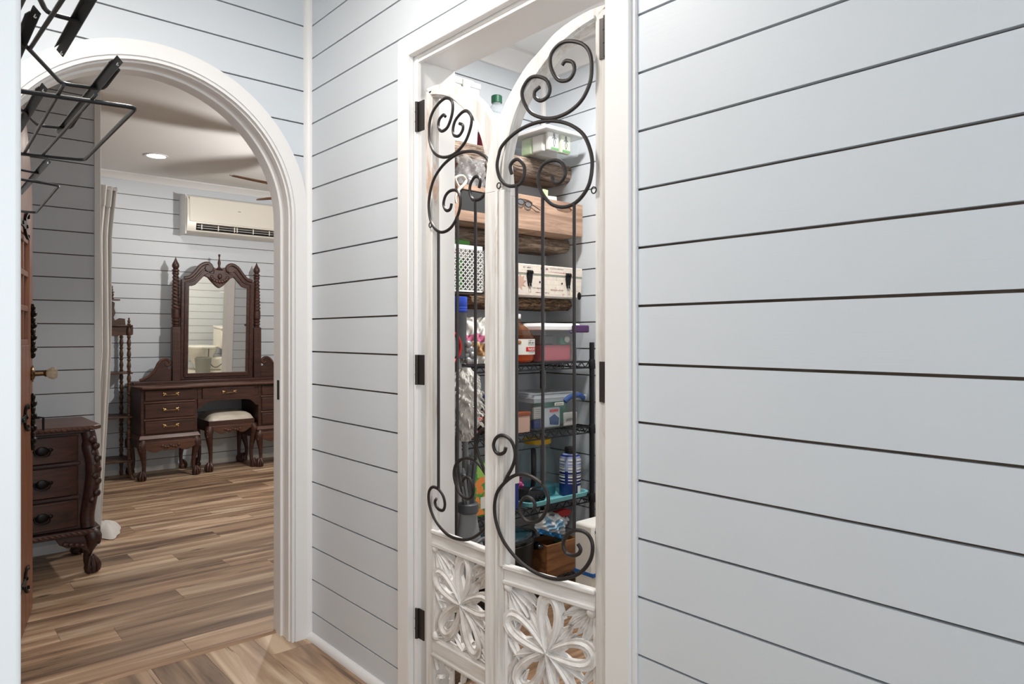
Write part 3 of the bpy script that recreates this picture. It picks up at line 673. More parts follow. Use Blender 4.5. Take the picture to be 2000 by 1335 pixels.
for k in range(14):
    a = 2*PI*k/14; MB().ell((.918+.030*math.cos(a), -.005, 1.070+.034*math.sin(a)), .0035, .003, .0035, 6, 4).build('bead', 'brass', kb)
MB().cyl((.918, 0, .872), (.918, -.030, .872), .006, n=8).tube([(.918, -.030, .872), (.918, -.044, .872), (.918, -.044, .815)], .005, 8).build('key', 'blackpull', wd)

# ------------------------------------------------------------------ furniture helpers
def cabriole(name, m, par, x, y, z1, dx, dy, k=1.0, foot=True):
    d = Vector((dx, dy, 0)).normalized(); n = 13; pts = []; rr = []
    ctrl = [(0, .006, .030), (.08, .010, .027), (.18, -.004, .017), (.35, -.008, .0165), (.55, -.001, .022), (.75, .012, .031), (.88, .018, .038), (1.0, .004, .036)]
    cz = catmull(ctrl, 4)
    for (t_, o, r) in cz: pts.append((x+d.x*o*k*1.3, y+d.y*o*k*1.3, .004+z1*t_)); rr.append(r*k)
    lg = MB().tube(pts, rr, 10, ref=None).build(name, m, par)
    if foot:
        fx, fy = x+d.x*.010*k, y+d.y*.010*k
        MB().ell((fx, fy, .026*k), .032*k, .032*k, .026*k, 12, 8).build('ball_foot', m, lg)
        for j in range(5):
            a = math.atan2(d.y, d.x)+(j-2)*.62
            MB().tube(catmull([(fx+.012*k*math.cos(a), fy+.012*k*math.sin(a), .082*k), (fx+.026*k*math.cos(a), fy+.026*k*math.sin(a), .060*k), (fx+.036*k*math.cos(a), fy+.036*k*math.sin(a), .034*k), (fx+.034*k*math.cos(a), fy+.034*k*math.sin(a), .006*k)], 3), [.006*k, .007*k, .008*k, .009*k, .010*k, .010*k, .010*k, .009*k, .008*k, .006*k], 6).build('claw', m, lg)
    for j in range(3): MB().ell((x+d.x*.050*k, y+d.y*.050*k, z1*(.80+.06*j)), .012*k, .012*k, .016*k, 8, 6).build('carving', m, lg)
    return lg
def scallop(mb, x0, x1, y0, y1, zt, zb, n=24, amp=.018):
    poly = [(x0, zt), (x1, zt)]
    for i in range(n+1):
        t_ = i/n; x = x1+(x0-x1)*t_
        poly.append((x, zb+amp*(math.cos(t_*2*PI*2)*.5+.5)*(1 if abs(t_-.5) > .12 else .25)))
    return mb.prism(poly, lambda p, h: (p[0], h, p[1]), y0, y1)
def bail(par, x, y, z, m='brass', w=.048):
    p = MB()
    for s_ in (-1, 1):
        p.ell((x+s_*w, y-.003, z+.002), .014, .005, .010, 8, 6).ell((x+s_*(w+.012), y-.004, z+.010), .006, .004, .007, 6, 5).ell((x+s_*(w+.010), y-.004, z-.008), .005, .004, .006, 6, 5)
    p.tube(catmull([(x-w, y-.012, z), (x-w*.55, y-.016, z-.005), (x, y-.017, z-.002), (x+w*.55, y-.016, z-.005), (x+w, y-.012, z)], 4), .0032, 6)
    return p.build('pull', m, par)

# ------------------------------------------------------------------ vanity with mirror
V = thing('vanity', 'dark mahogany vanity with swivel mirror, twisted posts and brass pulls', 'vanity', (2.29, 0, 0))
VY0, VY1 = 6.555, 6.995
def vped(s):
    xa, xb = sorted((s*.275, s*.735))
    MB().box(xa, xb, VY0+.008, VY1, .385, .778).build('pedestal', 'mahog', V, bevel=.004)
    MB().frus((xa-.022, xb+.022, VY0-.018, VY1), (xa-.006, xb+.006, VY0+.002, VY1), .352, .385).build('base_moulding', 'mahoglight', V, bevel=.003)
    MB().box(xa-.012, xb+.012, VY0-.008, VY1, .325, .352).build('base_moulding', 'mahog', V, bevel=.003)
    ap = scallop(MB(), xa-.018, xb+.018, VY0-.024, VY0+.01, .328, .238, amp=.046).build('apron', 'mahoglight', V, bevel=.003)
    for j in range(7): MB().ell(((xa+xb)/2+(j-3)*.022, VY0-.026, .282+.008*math.cos(j*2)), .014, .008, .012, 8, 6).build('carving', 'mahoglight', ap)
    scallop(MB(), xa-.012, xb+.012, VY1-.02, VY1, .328, .258, amp=.03).build('apron', 'mahog', V)
    for xx in (xa-.010, xb-.008): MB().box(xx, xx+.018, VY0, VY1-.02, .272, .328).build('side_apron', 'mahog', V, bevel=.002)
    for (lx, dx) in ((xa+.022, -1), (xb-.022, 1)):
        cabriole('leg', 'mahog', V, lx, VY0+.018, .33, dx, -1, .98); cabriole('leg', 'mahog', V, lx, VY1-.045, .33, dx, .6, .98)
    for (z0, z1) in ((.678, .768), (.530, .650), (.398, .502)):
        dr = MB().box(xa+.030, xb-.030, VY0-.008, VY0+.01, z0, z1).build('drawer', 'mahog', V, bevel=.004)
        bail(dr, (xa+xb)/2+.005, VY0-.010, (z0+z1)/2+.008)
    for z in (.656, .508): MB().box(xa+.020, xb-.020, VY0-.002, VY0+.01, z, z+.016).build('drawer_divider', 'mahoglight', V, bevel=.003)
vped(-1); vped(1)
cdw = MB().box(-.235, .235, VY0-.004, VY0+.012, .668, .770).build('drawer', 'mahog', V, bevel=.003); bail(cdw, .0, VY0-.006, .724)
MB().box(-.274, .274, VY0+.010, VY1, .660, .778).build('center_case', 'mahog', V)
MB().prism([(-.274, .672), (.274, .672), (.274, .585), (.245, .592), (.225, .618), (.195, .640), (.14, .650), (-.14, .650), (-.195, .640), (-.225, .618), (-.245, .592), (-.274, .585)], lambda p, h: (p[0], h, p[1]), VY0-.002, VY0+.016).build('kneehole_apron', 'mahog', V, bevel=.002)
top = [(-.765, VY1), (-.765, VY0+.06), (-.735, VY0-.03), (-.62, VY0-.042), (-.36, VY0-.042), (-.27, VY0-.026), (0, VY0-.018), (.27, VY0-.026), (.36, VY0-.042), (.62, VY0-.042), (.735, VY0-.03), (.765, VY0+.06), (.765, VY1)]
MB().prism(top, lambda p, h: (p[0], p[1], h), .778, .802).build('top', 'mahoglight', V, bevel=.008)
MB().box(-.74, .74, 6.80, VY1, .800, .830).build('plinth', 'mahog', V, bevel=.006)
MYC = 6.86
for s in (-1, 1):
    x = s*.374
    MB().box(x-.036, x+.036, MYC-.030, MYC+.030, .828, 1.320).build('post_base', 'mahog', V, bevel=.005)
    MB().ring([(x+(.019 if k < 2 or k > 9 else -.019)*1.0, 0) for k in range(0)] or [(x-.018, 1.10), (x+.018, 1.10), (x+.018, 1.28), (x-.018, 1.28)], [(x-.013, 1.105), (x+.013, 1.105), (x+.013, 1.275), (x-.013, 1.275)], lambda p, h: (p[0], h, p[1]), MYC-.033, MYC-.028, True).build('post_inlay', 'mahoglight', V)
    pr = [(.026, 1.320), (.031, 1.328), (.024, 1.336), (.033, 1.346), (.033, 1.358), (.026, 1.364), (.034, 1.376), (.034, 1.384), (.027, 1.392), (.035, 1.404), (.036, 1.410), (.036, 1.478), (.028, 1.484)]
    pr2 = [(.022, 1.800), (.030, 1.806), (.030, 1.818), (.022, 1.822), (.031, 1.832), (.031, 1.842), (.020, 1.850), (.024, 1.858), (.032, 1.876), (.028, 1.898), (.014, 1.924), (.006, 1.944), (.002, 1.958)]
    po = MB().lathe(pr, 18, (x, MYC, 0)).lathe(pr2, 18, (x, MYC, 0)).build('post', 'mahog', V)
    tw = MB(); n, m_ = 16, 110; vs = []; fs = []
    for i in range(m_+1):
        t_ = i/m_; z = 1.482+.320*t_; R = .034-.009*t_
        for k in range(n):
            a = 2*PI*k/n; r = R*(1+.13*math.cos(2*(a)-s*t_*2*PI*10)); vs.append((x+r*math.cos(a), MYC+r*math.sin(a), z))
    for i in range(m_):
        for k in range(n): fs.append((i*n+k, i*n+(k+1) % n, (i+1)*n+(k+1) % n, (i+1)*n+k))
    tw.add(vs, fs).build('twisted_post', 'mahog', V, ang=60)
    # side scroll bracket on the top
    br = [(.415, .830), (.66, .830), (.672, .842), (.60, .868), (.545, .920), (.515, .985), (.485, 1.018), (.450, 1.020), (.425, 1.000), (.425, .975), (.445, .958), (.435, .940), (.412, .945)]
    MB().prism([(s*a, b) for a, b in br], lambda p, h: (p[0], h, p[1]), MYC-.012, MYC+.012).build('scroll_bracket', 'mahog', V, bevel=.003)
    MB().tube(catmull([(s*.674, MYC-.006, .840), (s*.605, MYC-.006, .872), (s*.552, MYC-.006, .926), (s*.520, MYC-.006, .990), (s*.485, MYC-.006, 1.022), (s*.448, MYC-.006, 1.022), (s*.424, MYC-.006, .996), (s*.434, MYC-.006, .972), (s*.456, MYC-.006, .972), (s*.466, MYC-.006, .990)], 4), .013, 8).build('scroll', 'mahoglight', V)
    MB().cyl((x-s*.03, MYC, 1.26), (s*.33, MYC, 1.26), .008, n=8).build('pivot', 'mahog', V)
# tilting mirror frame
TIL = Matrix.Translation((0, MYC, 1.26)) @ Matrix.Rotation(math.radians(2.7), 4, 'X') @ Matrix.Translation((0, -MYC, -1.26))
def mf(mb): mb.v = [tuple(TIL @ Vector(p)) for p in mb.v]; return mb
fo = [(-.335, .832), (.335, .832), (.335, 1.757), (.30, 1.767), (.255, 1.785), (.205, 1.835), (.165, 1.885), (.115, 1.910), (.070, 1.895), (.0, 1.86), (-.070, 1.895), (-.115, 1.910), (-.165, 1.885), (-.205, 1.835), (-.255, 1.785), (-.30, 1.767), (-.335, 1.757)]
fi = [(-.268, .890), (.268, .890), (.268, 1.700), (.245, 1.700), (.215, 1.712), (.180, 1.750), (.150, 1.785), (.115, 1.812), (.080, 1.80), (.0, 1.73), (-.080, 1.80), (-.115, 1.812), (-.150, 1.785), (-.180, 1.750), (-.215, 1.712), (-.245, 1.700), (-.268, 1.700)]
FR = mf(MB().ring(fo, fi, lambda p, h: (p[0], h, p[1]), MYC-.022, MYC+.014, True)).build('mirror_frame', 'mahog', V, bevel=.004, ang=30)
mf(MB().prism(fi, lambda p, h: (p[0], h, p[1]), MYC-.008, MYC-.004)).build('mirror_glass', 'mirror', V, smooth=False)
fb2 = [(p[0]*.955, 1.26+(p[1]-1.26)*.965) for p in fi]
mf(MB().tube([(x, MYC-.022, z) for x, z in [(-.300, .86), (.300, .86), (.300, 1.735), (.262, 1.742), (.225, 1.760), (.186, 1.806), (.150, 1.848), (.112, 1.872)]], .010, 6)).build('frame_bead', 'mahog', FR)
mf(MB().tube([(x, MYC-.022, z) for x, z in [(-.300, .86), (-.300, 1.735), (-.262, 1.742), (-.225, 1.760), (-.186, 1.806), (-.150, 1.848), (-.112, 1.872)]], .010, 6)).build('frame_bead', 'mahog', FR)
for s in (-1, 1):
    mf(MB().tube(catmull([(s*.312, MYC-.02, 1.770), (s*.262, MYC-.02, 1.785), (s*.215, MYC-.02, 1.835), (s*.170, MYC-.02, 1.892), (s*.118, MYC-.02, 1.918), (s*.078, MYC-.02, 1.900), (s*.072, MYC-.02, 1.862), (s*.096, MYC-.02, 1.845)], 4), .017, 8)).build('swan_neck', 'mahog', FR)
    mf(MB().cyl((s*.103, MYC-.042, 1.872), (s*.103, MYC+.012, 1.872), .030, n=16)).build('volute', 'mahog', FR)
cr = mf(MB().prism([(-.145, 1.805), (-.10, 1.83), (-.055, 1.825), (-.05, 1.862), (.05, 1.862), (.055, 1.825), (.10, 1.83), (.145, 1.805), (.10, 1.785), (.065, 1.745), (.03, 1.71), (0, 1.690), (-.03, 1.71), (-.065, 1.745), (-.10, 1.785)], lambda p, h: (p[0], h, p[1]), MYC-.034, MYC)).build('crest', 'mahog', FR, bevel=.004)
for j in range(9):
    a = PI*(j+.5)/9; mf(MB().ell((.062*math.cos(a)*1.2, MYC-.036, 1.80-.055*math.sin(a)*.9), .016, .010, .020, 8, 6)).build('carving', 'mahog', cr)
mf(MB().ell((0, MYC-.040, 1.80), .020, .014, .026, 10, 6)).build('carving', 'mahog', cr)
mf(MB().lathe([(.030, 1.86), (.034, 1.868), (.020, 1.880), (.012, 1.888), (.010, 1.900), (.015, 1.925), (.012, 1.945), (.007, 1.955), (.006, 1.985), (.010, 1.992), (.010, 2.006), (.004, 2.012)], 12, (0, MYC-.012, 0))).build('finial', 'mahog', FR)

# ------------------------------------------------------------------ stool
ST = thing('vanity_stool', 'mahogany vanity stool with an ivory cushion and claw feet', 'stool', (2.335, 6.785, 0))
for (sx, sy) in ((-1, -1), (1, -1), (-1, 1), (1, 1)): cabriole('leg', 'mahog', ST, sx*.192, sy*.165, .40, sx, sy, 1.0)
MB().box(-.21, .21, -.185, .185, .405, .460).build('seat_frame', 'mahog', ST, bevel=.004)
for sy in (-1, 1): ap = scallop(MB(), -.19, .19, sy*.188-.008, sy*.188+.008, .415, .338, amp=.045).build('apron', 'mahoglight', ST, bevel=.003)
for j in range(7): MB().ell(((j-3)*.022, -.200, .372+.006*math.cos(j*2)), .014, .008, .011, 8, 6).build('carving', 'mahoglight', ST)
for sx in (-1, 1): MB().box(sx*.2-.008, sx*.2+.008, -.17, .17, .362, .415).build('apron', 'mahog', ST, bevel=.003)
def cush(u, v):
    x, y = (u*2-1), (v*2-1); k = (1-abs(x)**4)*(1-abs(y)**4)
    return (x*.205, y*.180, .458+.075*k**.45)
MB().sheet(cush, 20, 20).build('cushion', 'cushion', ST, ang=80, solid=.004)

# ------------------------------------------------------------------ etagere in the corner
E_ = thing('etagere', 'narrow dark wood corner shelf stand with turned spindles and finials', 'shelf stand', (1.386, 6.835, 0))
def tray(z):
    p = [(-.15, .15), (-.155, 0), (-.145, -.10), (-.08, -.165), (-.03, -.155), (.03, -.168), (.09, -.160), (.122, -.178), (.138, -.14), (.130, -.04), (.134, .15)]
    return MB().prism(catmull(p, 3, True), lambda p, h: (p[0], p[1], h), z, z+.013).build('shelf', 'walnut', E_, bevel=.002)
for z in (.160, .535, .912, 1.318): tray(z)
def turned(z0, z1, n=7):
    pr = []; h = (z1-z0)/n
    for i in range(n):
        z = z0+h*i; pr += [(.0125, z), (.0165, z+h*.06), (.0165, z+h*.12), (.011, z+h*.18), (.0135, z+h*.35), (.0175, z+h*.55), (.0135, z+h*.8), (.0105, z+h*.92)]
    return pr+[(.013, z1)]
for (x, y) in ((.106, -.150), (.108, .130), (-.120, -.130), (-.122, .130)):
    for (z0, z1) in ((.173, .535), (.548, .912), (.925, 1.318)): MB().lathe(turned(z0, z1, 4), 10, (x, y, 0)).build('spindle', 'walnut', E_)
    if y < 0: MB().tube(catmull([(x, y, .160), (x+.004, y-.004, .11), (x+.012, y-.012, .05), (x+.030, y-.028, .004)], 4), [.017]*5+[.016]*4+[.014]*3+[.013], 8).build('leg', 'walnut', E_)
    else: MB().lathe([(.011, .0), (.016, .03), (.011, .06), (.016, .10), (.013, .16)], 10, (x, y, 0)).build('leg', 'walnut', E_)
    MB().lathe([(.012, 1.331), (.016, 1.337), (.008, 1.347), (.013, 1.362), (.010, 1.372), (.005, 1.378), (.009, 1.386), (.003, 1.394)], 10, (x, y, 0)).build('finial', 'walnut', E_)
MB().prism([(-.14, 1.318), (.14, 1.318), (.14, 1.25), (.11, 1.235), (.08, 1.245), (0, 1.235), (-.08, 1.245), (-.11, 1.235), (-.14, 1.25)], lambda p, h: (p[0], h, p[1]), -.145, -.131).build('apron', 'walnut', E_, bevel=.002)
MB().prism([(-.14, 1.331), (.14, 1.331), (.135, 1.39), (.09, 1.395), (.055, 1.375), (.045, 1.40), (.06, 1.44), (.05, 1.48), (.055, 1.53), (.03, 1.545), (-.03, 1.545), (-.055, 1.53), (-.05, 1.48), (-.06, 1.44), (-.045, 1.40), (-.055, 1.375), (-.09, 1.395), (-.135, 1.39)], lambda p, h: (p[0], h, p[1]), .118, .134).build('crest', 'walnut', E_, bevel=.002)
MB().prism(catmull([(-.07, .135), (-.075, .09), (-.03, .06), (.03, .06), (.085, .07), (.075, .135)], 3, True), lambda p, h: (p[0], p[1], h), 1.548, 1.560).build('shelf', 'walnut', E_, bevel=.002)
MB().lathe([(.012, 1.56), (.022, 1.568), (.012, 1.580), (.020, 1.600), (.012, 1.615), (.026, 1.622), (.010, 1.630), (.014, 1.645), (.008, 1.655), (.012, 1.664), (.006, 1.680)], 12, (.026, .105, 0)).build('finial', 'walnut', E_)

# ------------------------------------------------------------------ carved chest by the partition
CH = thing('carved_chest', 'dark carved mahogany chest of three drawers with claw feet and black pulls', 'chest', (.50, 4.20, 0))
MB().box(-.252, .252, .028, .475, .235, .735).build('case', 'mahogd', CH, bevel=.004)
topc = [(-.30, .50), (-.305, .03), (-.27, -.01), (.27, -.01), (.312, .03), (.305, .50)]
MB().prism(topc, lambda p, h: (p[0], p[1], h), .748, .772).build('top', 'mahoglight', CH, bevel=.006)
bot = MB().prism(topc, lambda p, h: (p[0]*.99, p[1], h), .205, .235).build('base', 'mahogd', CH, bevel=.005)
MB().box(-.26, .26, .015, .48, .733, .750).build('neck', 'mahogd', CH, bevel=.003)
def gadroon(z, par):
    for k in range(22):
        x = -.27+.54*(k+.5)/22; MB().ell((0, 0, 0), .016, .007, .008, 8, 5, X=Matrix.Translation((x, -.008, z)) @ Matrix.Rotation(.5, 4, 'Y')).build('gadroon', 'mahoglight', par)
    for k in range(16):
        y = .04+.45*(k+.5)/16; MB().ell((0, 0, 0), .007, .015, .008, 8, 5, X=Matrix.Translation((.306, y, z)) @ Matrix.Rotation(.5, 4, 'X')).build('gadroon', 'mahoglight', par)
gadroon(.757, CH); gadroon(.220, bot)
for (z0, z1) in ((.592, .724), (.418, .566), (.252, .392)):
    dr = MB().prism([(-.205, .018), (-.15, .004), (0, -.004), (.15, .004), (.205, .018), (.205, .04), (-.205, .04)], lambda p, h: (p[0], p[1], h), z0, z1).build('drawer', 'mahog', CH, bevel=.004)
    for px in (-.11, .045):
        zc = (z0+z1)/2; p = MB().ell((px, -.004, zc), .030, .006, .024, 12, 6).ell((px-.036, -.002, zc+.004), .012, .005, .010, 8, 5).ell((px+.036, -.002, zc+.004), .012, .005, .010, 8, 5)
        p.tube(catmull([(px-.034, -.012, zc+.006), (px-.028, -.020, zc-.018), (px, -.024, zc-.026), (px+.028, -.020, zc-.018), (px+.034, -.012, zc+.006)], 4), .0035, 6).build('pull', 'blackpull', dr)
for (z0, z1) in ((.570, .588), (.396, .414)): MB().box(-.215, .215, .016, .03, z0, z1).build('drawer_divider', 'mahogd', CH, bevel=.003)
for s in (-1, 1):
    # bowed carved corner post
    pts = catmull([(s*.250, .035, .735), (s*.258, .028, .690), (s*.254, .03, .660), (s*.266, .016, .610), (s*.272, .010, .540), (s*.266, .014, .450), (s*.254, .024, .360), (s*.246, .030, .290), (s*.250, .026, .240)], 4)
    cp = MB().tube(pts, .034, 12).build('corner_post', 'mahogd', CH)
    for j, z in enumerate([.70, .665, .63, .60, .57, .54, .51, .48, .45, .42, .385]):
        xo = .262+.014*math.sin(PI*(z-.36)/.34); MB().ell((s*(xo+.014*(j % 2)), -.018+.006*(j % 3), z), .018, .014, .020, 8, 6).build('carving', 'mahog', cp)
    cabriole('leg', 'mahogd', CH, s*.255, .030, .205, s, -1, 1.05); cabriole('leg', 'mahogd', CH, s*.255, .42, .205, s, .6, 1.0)
    MB().prism([(s*.255, .206), (s*.10, .206), (s*.12, .170), (s*.155, .148), (s*.20, .150), (s*.235, .120), (s*.255, .10)], lambda p, h: (p[0], h, p[1]), .004, .026).build('apron', 'mahogd', CH, bevel=.004)
    for j in range(4): MB().ell((s*(.145+.026*j), -.002, .172-.006*j), .015, .010, .012, 8, 6).build('carving', 'mahog', CH)

# ------------------------------------------------------------------ curtain
CU = thing('curtain', 'long off-white curtain gathered beside the partition end', 'curtain', (.93, 4.95, 0))
CT = 2.155
def curt(u, v):
    edge = .026+.060*min(1, v/.52)+.026*max(0, (v-.86)/.14)
    x = (edge-.20)+.20*u
    y = -.05+.09*u+.022*math.sin(u*34+v*1.4)*(1-.35*v)+.010*math.sin(u*11+v*5)
    return (x, y, CT*v+.02)
MB().sheet(curt, 64, 40).build('cloth', 'curtain', CU, ang=80, solid=.002)
def head(u, v):
    a = curt(u, .94+.06*v); return (a[0], a[1]-.012-.004*math.sin(u*60), a[2])
MB().sheet(head, 64, 6).build('heading', 'curtain', CU, ang=80, solid=.003)
def pud(u, v):
    a = 2*PI*u; r = v; lob = 1+.14*math.sin(3*a+.5)+.06*math.sin(7*a)
    return (.055+.085*r*lob*math.cos(a), .08+.20*r*lob*math.sin(a), .004+.055*(1-r**3)+.008*math.sin(5*a+9*r)*r*(1-r))
MB().sheet(pud, 36, 10).build('pooled_hem', 'curtain', CU, ang=80, solid=.003)
MB().cyl((-.30, .02, 2.160), (.115, .02, 2.160), .009).build('rod', 'trim', CU)
MB().box(-.10, -.08, -.10, .03, 2.150, 2.170).build('rod_bracket', 'trim', CU)

# ------------------------------------------------------------------ air conditioner
AC = thing('air_conditioner', 'cream wall-mounted split air conditioner with a dark louvre slot', 'air conditioner', (2.0, 0, 2.19))
acp = [(7.015, 0), (6.86, 0), (6.82, .018), (6.80, .10), (6.80, .30), (6.83, .345), (7.015, .345)]
acn = [(7.015, 0), (6.86, 0), (6.82, .018), (6.817, .030), (6.94, .030), (6.94, .092), (6.802, .092), (6.80, .10), (6.80, .30), (6.83, .345), (7.015, .345)]
for (x0, x1, pp) in ((0, .08, acp), (.08, .84, acn), (.84, .93, acp)): MB().prism(pp, lambda p, h: (h, p[0], p[1]), x0, x1).build('shell', 'acwhite', AC)
MB().box(.02, .91, 6.794, 6.802, .105, .33).build('front_panel', 'acwhite', AC, bevel=.003)
MB().cyl((.082, 6.895, .061), (.838, 6.895, .061), .029, n=20).build('blower_wheel', 'acdark', AC)
for j, z in enumerate((.045, .066)): MB().box(.085, .835, 6.792+.002*j, 6.799+.002*j, z, z+.007).build('louver', 'acsteel', AC)
for x in (.12, .27, .42, .445, .60, .76): MB().box(x, x+.008, 6.788, 6.798, .036, .082).build('louver_clip', 'acwhite', AC)
MB().box(-.008, .0, 6.83, 7.018, -.01, .355).build('end_trim', 'trim', AC)
MB().box(.46, .485, 6.7925, 6.7945, .235, .243).build('emblem', 'steelrim', AC)

# ------------------------------------------------------------------ lamps
def downlight(x, y, label, r=.070):
    L = thing('recessed_light', label, 'light', (x, y, HC), 0, 'recessed bedroom ceiling lights')
    MB().ring([(r*1.25*math.cos(a), r*1.25*math.sin(a)) for a in [2*PI*k/24 for k in range(24)]], [(r*math.cos(a), r*math.sin(a)) for a in [2*PI*k/24 for k in range(24)]], lambda p, h: (p[0], p[1], h), -.006, 0, True).build('trim_ring', 'trim', L)
    MB().cyl((0, 0, -.004), (0, 0, -.001), r, n=24).build('lens', 'lamp', L)
downlight(1.58, 6.18, 'glowing round recessed ceiling light above the vanity and shelf stand')
def flush(x, y, r, label):
    L = thing('ceiling_lamp', label, 'lamp', (x, y, HC), 0, 'round flush ceiling lamps')
    MB().cyl((0, 0, -.02), (0, 0, 0), r*1.05, n=28).build('canopy', 'trim', L)
    MB().lathe([(r*.2, -.046), (r*.7, -.042), (r*.95, -.032), (r, -.02)], 28).build('diffuser', 'bulb', L)
flush(.50, 1.60, .17, 'round flush ceiling lamp in the hallway')
flush(1.98, 1.80, .10, 'small round flush ceiling lamp in the pantry')
flush(3.5, 1.2, .17, 'round flush ceiling lamp in the bathroom')
FN = thing('ceiling_fan', 'ceiling fan with brown palm leaf shaped blades', 'ceiling fan', (2.50, 5.05, HC))
MB().lathe([(.06, 0), (.065, -.03), (.02, -.05), (.012, -.06)], 20).build('canopy', 'oldbrass', FN)
MB().cyl((0, 0, -.05), (0, 0, -.28), .012).build('down_rod', 'oldbrass', FN)
MB().lathe([(.03, -.27), (.09, -.29), (.11, -.33), (.11, -.37), (.07, -.41), (.05, -.44)], 24).build('motor', 'oldbrass', FN)
MB().lathe([(.03, -.44), (.075, -.455), (.08, -.475), (.05, -.50), (.01, -.51)], 20).build('light_bowl', 'bulb', FN)
for k in range(5):
    a = math.radians(110+72*k)
    X = Matrix.Rotation(a, 4, 'Z') @ Matrix.Translation((0, 0, -.37)) @ Matrix.Rotation(math.radians(-3), 4, 'Y') @ Matrix.Rotation(math.radians(-16), 4, 'X')
    bl = MB(); prof = [(.20, .030), (.28, .05), (.36, .075), (.46, .092), (.56, .095), (.64, .085), (.70, .060), (.735, .025)]
    poly = [(x, w_) for x, w_ in prof]+[(x, -w_) for x, w_ in prof[::-1]]
    bl.prism(poly, lambda p, h: (p[0], p[1], h), -.004, .004)
    for j in range(-3, 4): bl.tube([(.21, j*.006, .004), (.45, j*.024, .005), (.70, j*.015, .004)], .004, 6)
    bl.v = [tuple(X @ Vector(p)) for p in bl.v]; b_ = bl.build('blade', 'palm', FN, ang=30)
    ir = MB().box(.09, .24, -.012, .012, -.006, .0); ir.v = [tuple(X @ Vector(p)) for p in ir.v]; ir.build('blade_iron', 'oldbrass', FN)

# ------------------------------------------------------------------ pantry: shelves
def slab(name, label, x0, x1, y0, y1, z0, z1, m, seed, wob=.012):
    rnd = random.Random(seed); ph = [rnd.uniform(0, 6) for _ in range(6)]; nx, nk = 60, 14; vs = []; fs = []
    for i in range(nx+1):
        t_ = i/nx; x = x0+(x1-x0)*t_
        fy = wob*(math.sin(t_*9+ph[0])*.6+math.sin(t_*23+ph[1])*.35+math.sin(t_*51+ph[4])*.2); fz = wob*.5*math.sin(t_*15+ph[2])+wob*.3*math.sin(t_*37+ph[3])
        sec = [(y1, z1), (y0+.05, z1), (y0+.014+fy, z1-.002), (y0+.004+fy, z1-.014), (y0+fy, (z0*.6+z1*.4)), (y0+.010+fy*.7, z0+.012+fz*.5), (y0+.030+fy*.5, z0+fz*.4), (y0+.08, z0), (y1, z0)]
        vs += [(x, a, b) for a, b in sec]; k = len(sec)
    for i in range(nx):
        for j in range(k): fs.append((i*k+j, i*k+(j+1) % k, (i+1)*k+(j+1) % k, (i+1)*k+j))
    fs += [tuple(range(k)), tuple(nx*k+j for j in range(k))]
    o = MB().add(vs, fs).build(name, m, ang=50); return tag(o, label, 'shelf', 'wooden pantry wall shelves')
slab('driftwood_shelf', 'thick grey driftwood shelf under the lidded bin, highest of the pantry wood shelves', 1.445, 2.615, 2.52, 2.728, 2.028, 2.118, 'drift', 1, .016)
slab('driftwood_shelf', 'brown driftwood shelf under the pale wooden crates', 1.445, 2.615, 2.525, 2.728, 1.668, 1.733, 'drift', 2)
slab('bark_edge_shelf', 'thin wooden shelf with rough bark edge under the collage box', 1.445, 2.615, 2.515, 2.728, 1.370, 1.426, 'bark', 3, .008)

# wire shelving unit
WR = thing('wire_shelving', 'black wire shelving unit with four decks in the pantry', 'shelving', (0, 0, 0))
PX, PY = (1.62, 2.55), (2.315, 2.665)
pm_ = MB().cyl((0, 0, .0), (0, 0, 1.207), .0125, n=12)
for k in range(46): pm_.cyl((0, 0, .05+.0254*k), (0, 0, .052+.0254*k), .0131, n=12)
pmesh = pm_.mesh('post', M['black'])
for x in PX:
    for y in PY: inst(pmesh, 'post', WR, (x, y, 0))
dw = MB().tube([(0, 0, 0), (0, PY[1]-PY[0], 0)], .0022, 6).mesh('deck_wire', M['black'])
SZ = (1.112, .797, .461, .117)
for z in SZ:
    for y in PY:
        for dzz in (0, -.028): MB().tube([(PX[0], y, z+dzz), (PX[1], y, z+dzz)], .0036, 6).build('rail', 'black', WR)
        n = 34; MB().tube([(PX[0]+.02+(PX[1]-PX[0]-.04)*i/n, y, z-(.028 if i % 2 else 0)) for i in range(n+1)], .0026, 6).build('truss', 'black', WR)
    for x in PX:
        for dzz in (0, -.028): MB().tube([(x, PY[0], z+dzz), (x, PY[1], z+dzz)], .0036, 6).build('rail', 'black', WR)
        n = 12; MB().tube([(x, PY[0]+.02+(PY[1]-PY[0]-.04)*i/n, z-(.028 if i % 2 else 0)) for i in range(n+1)], .0026, 6).build('truss', 'black', WR)
        for y in PY: MB().lathe([(.0155, -.034), (.018, -.03), (.016, .008), (.0145, .012)], 12, (x, y, z)).build('collar', 'black', WR)
    for k in range(1, 34): inst(dw, 'deck_wire', WR, (PX[0]+(PX[1]-PX[0])*k/34, PY[0], z+.002))
    MB().tube([(PX[0], (PY[0]+PY[1])/2, z-.003), (PX[1], (PY[0]+PY[1])/2, z-.003)], .0028, 6).build('rail', 'black', WR)
ZT = [z+.0045 for z in SZ]      # standing heights

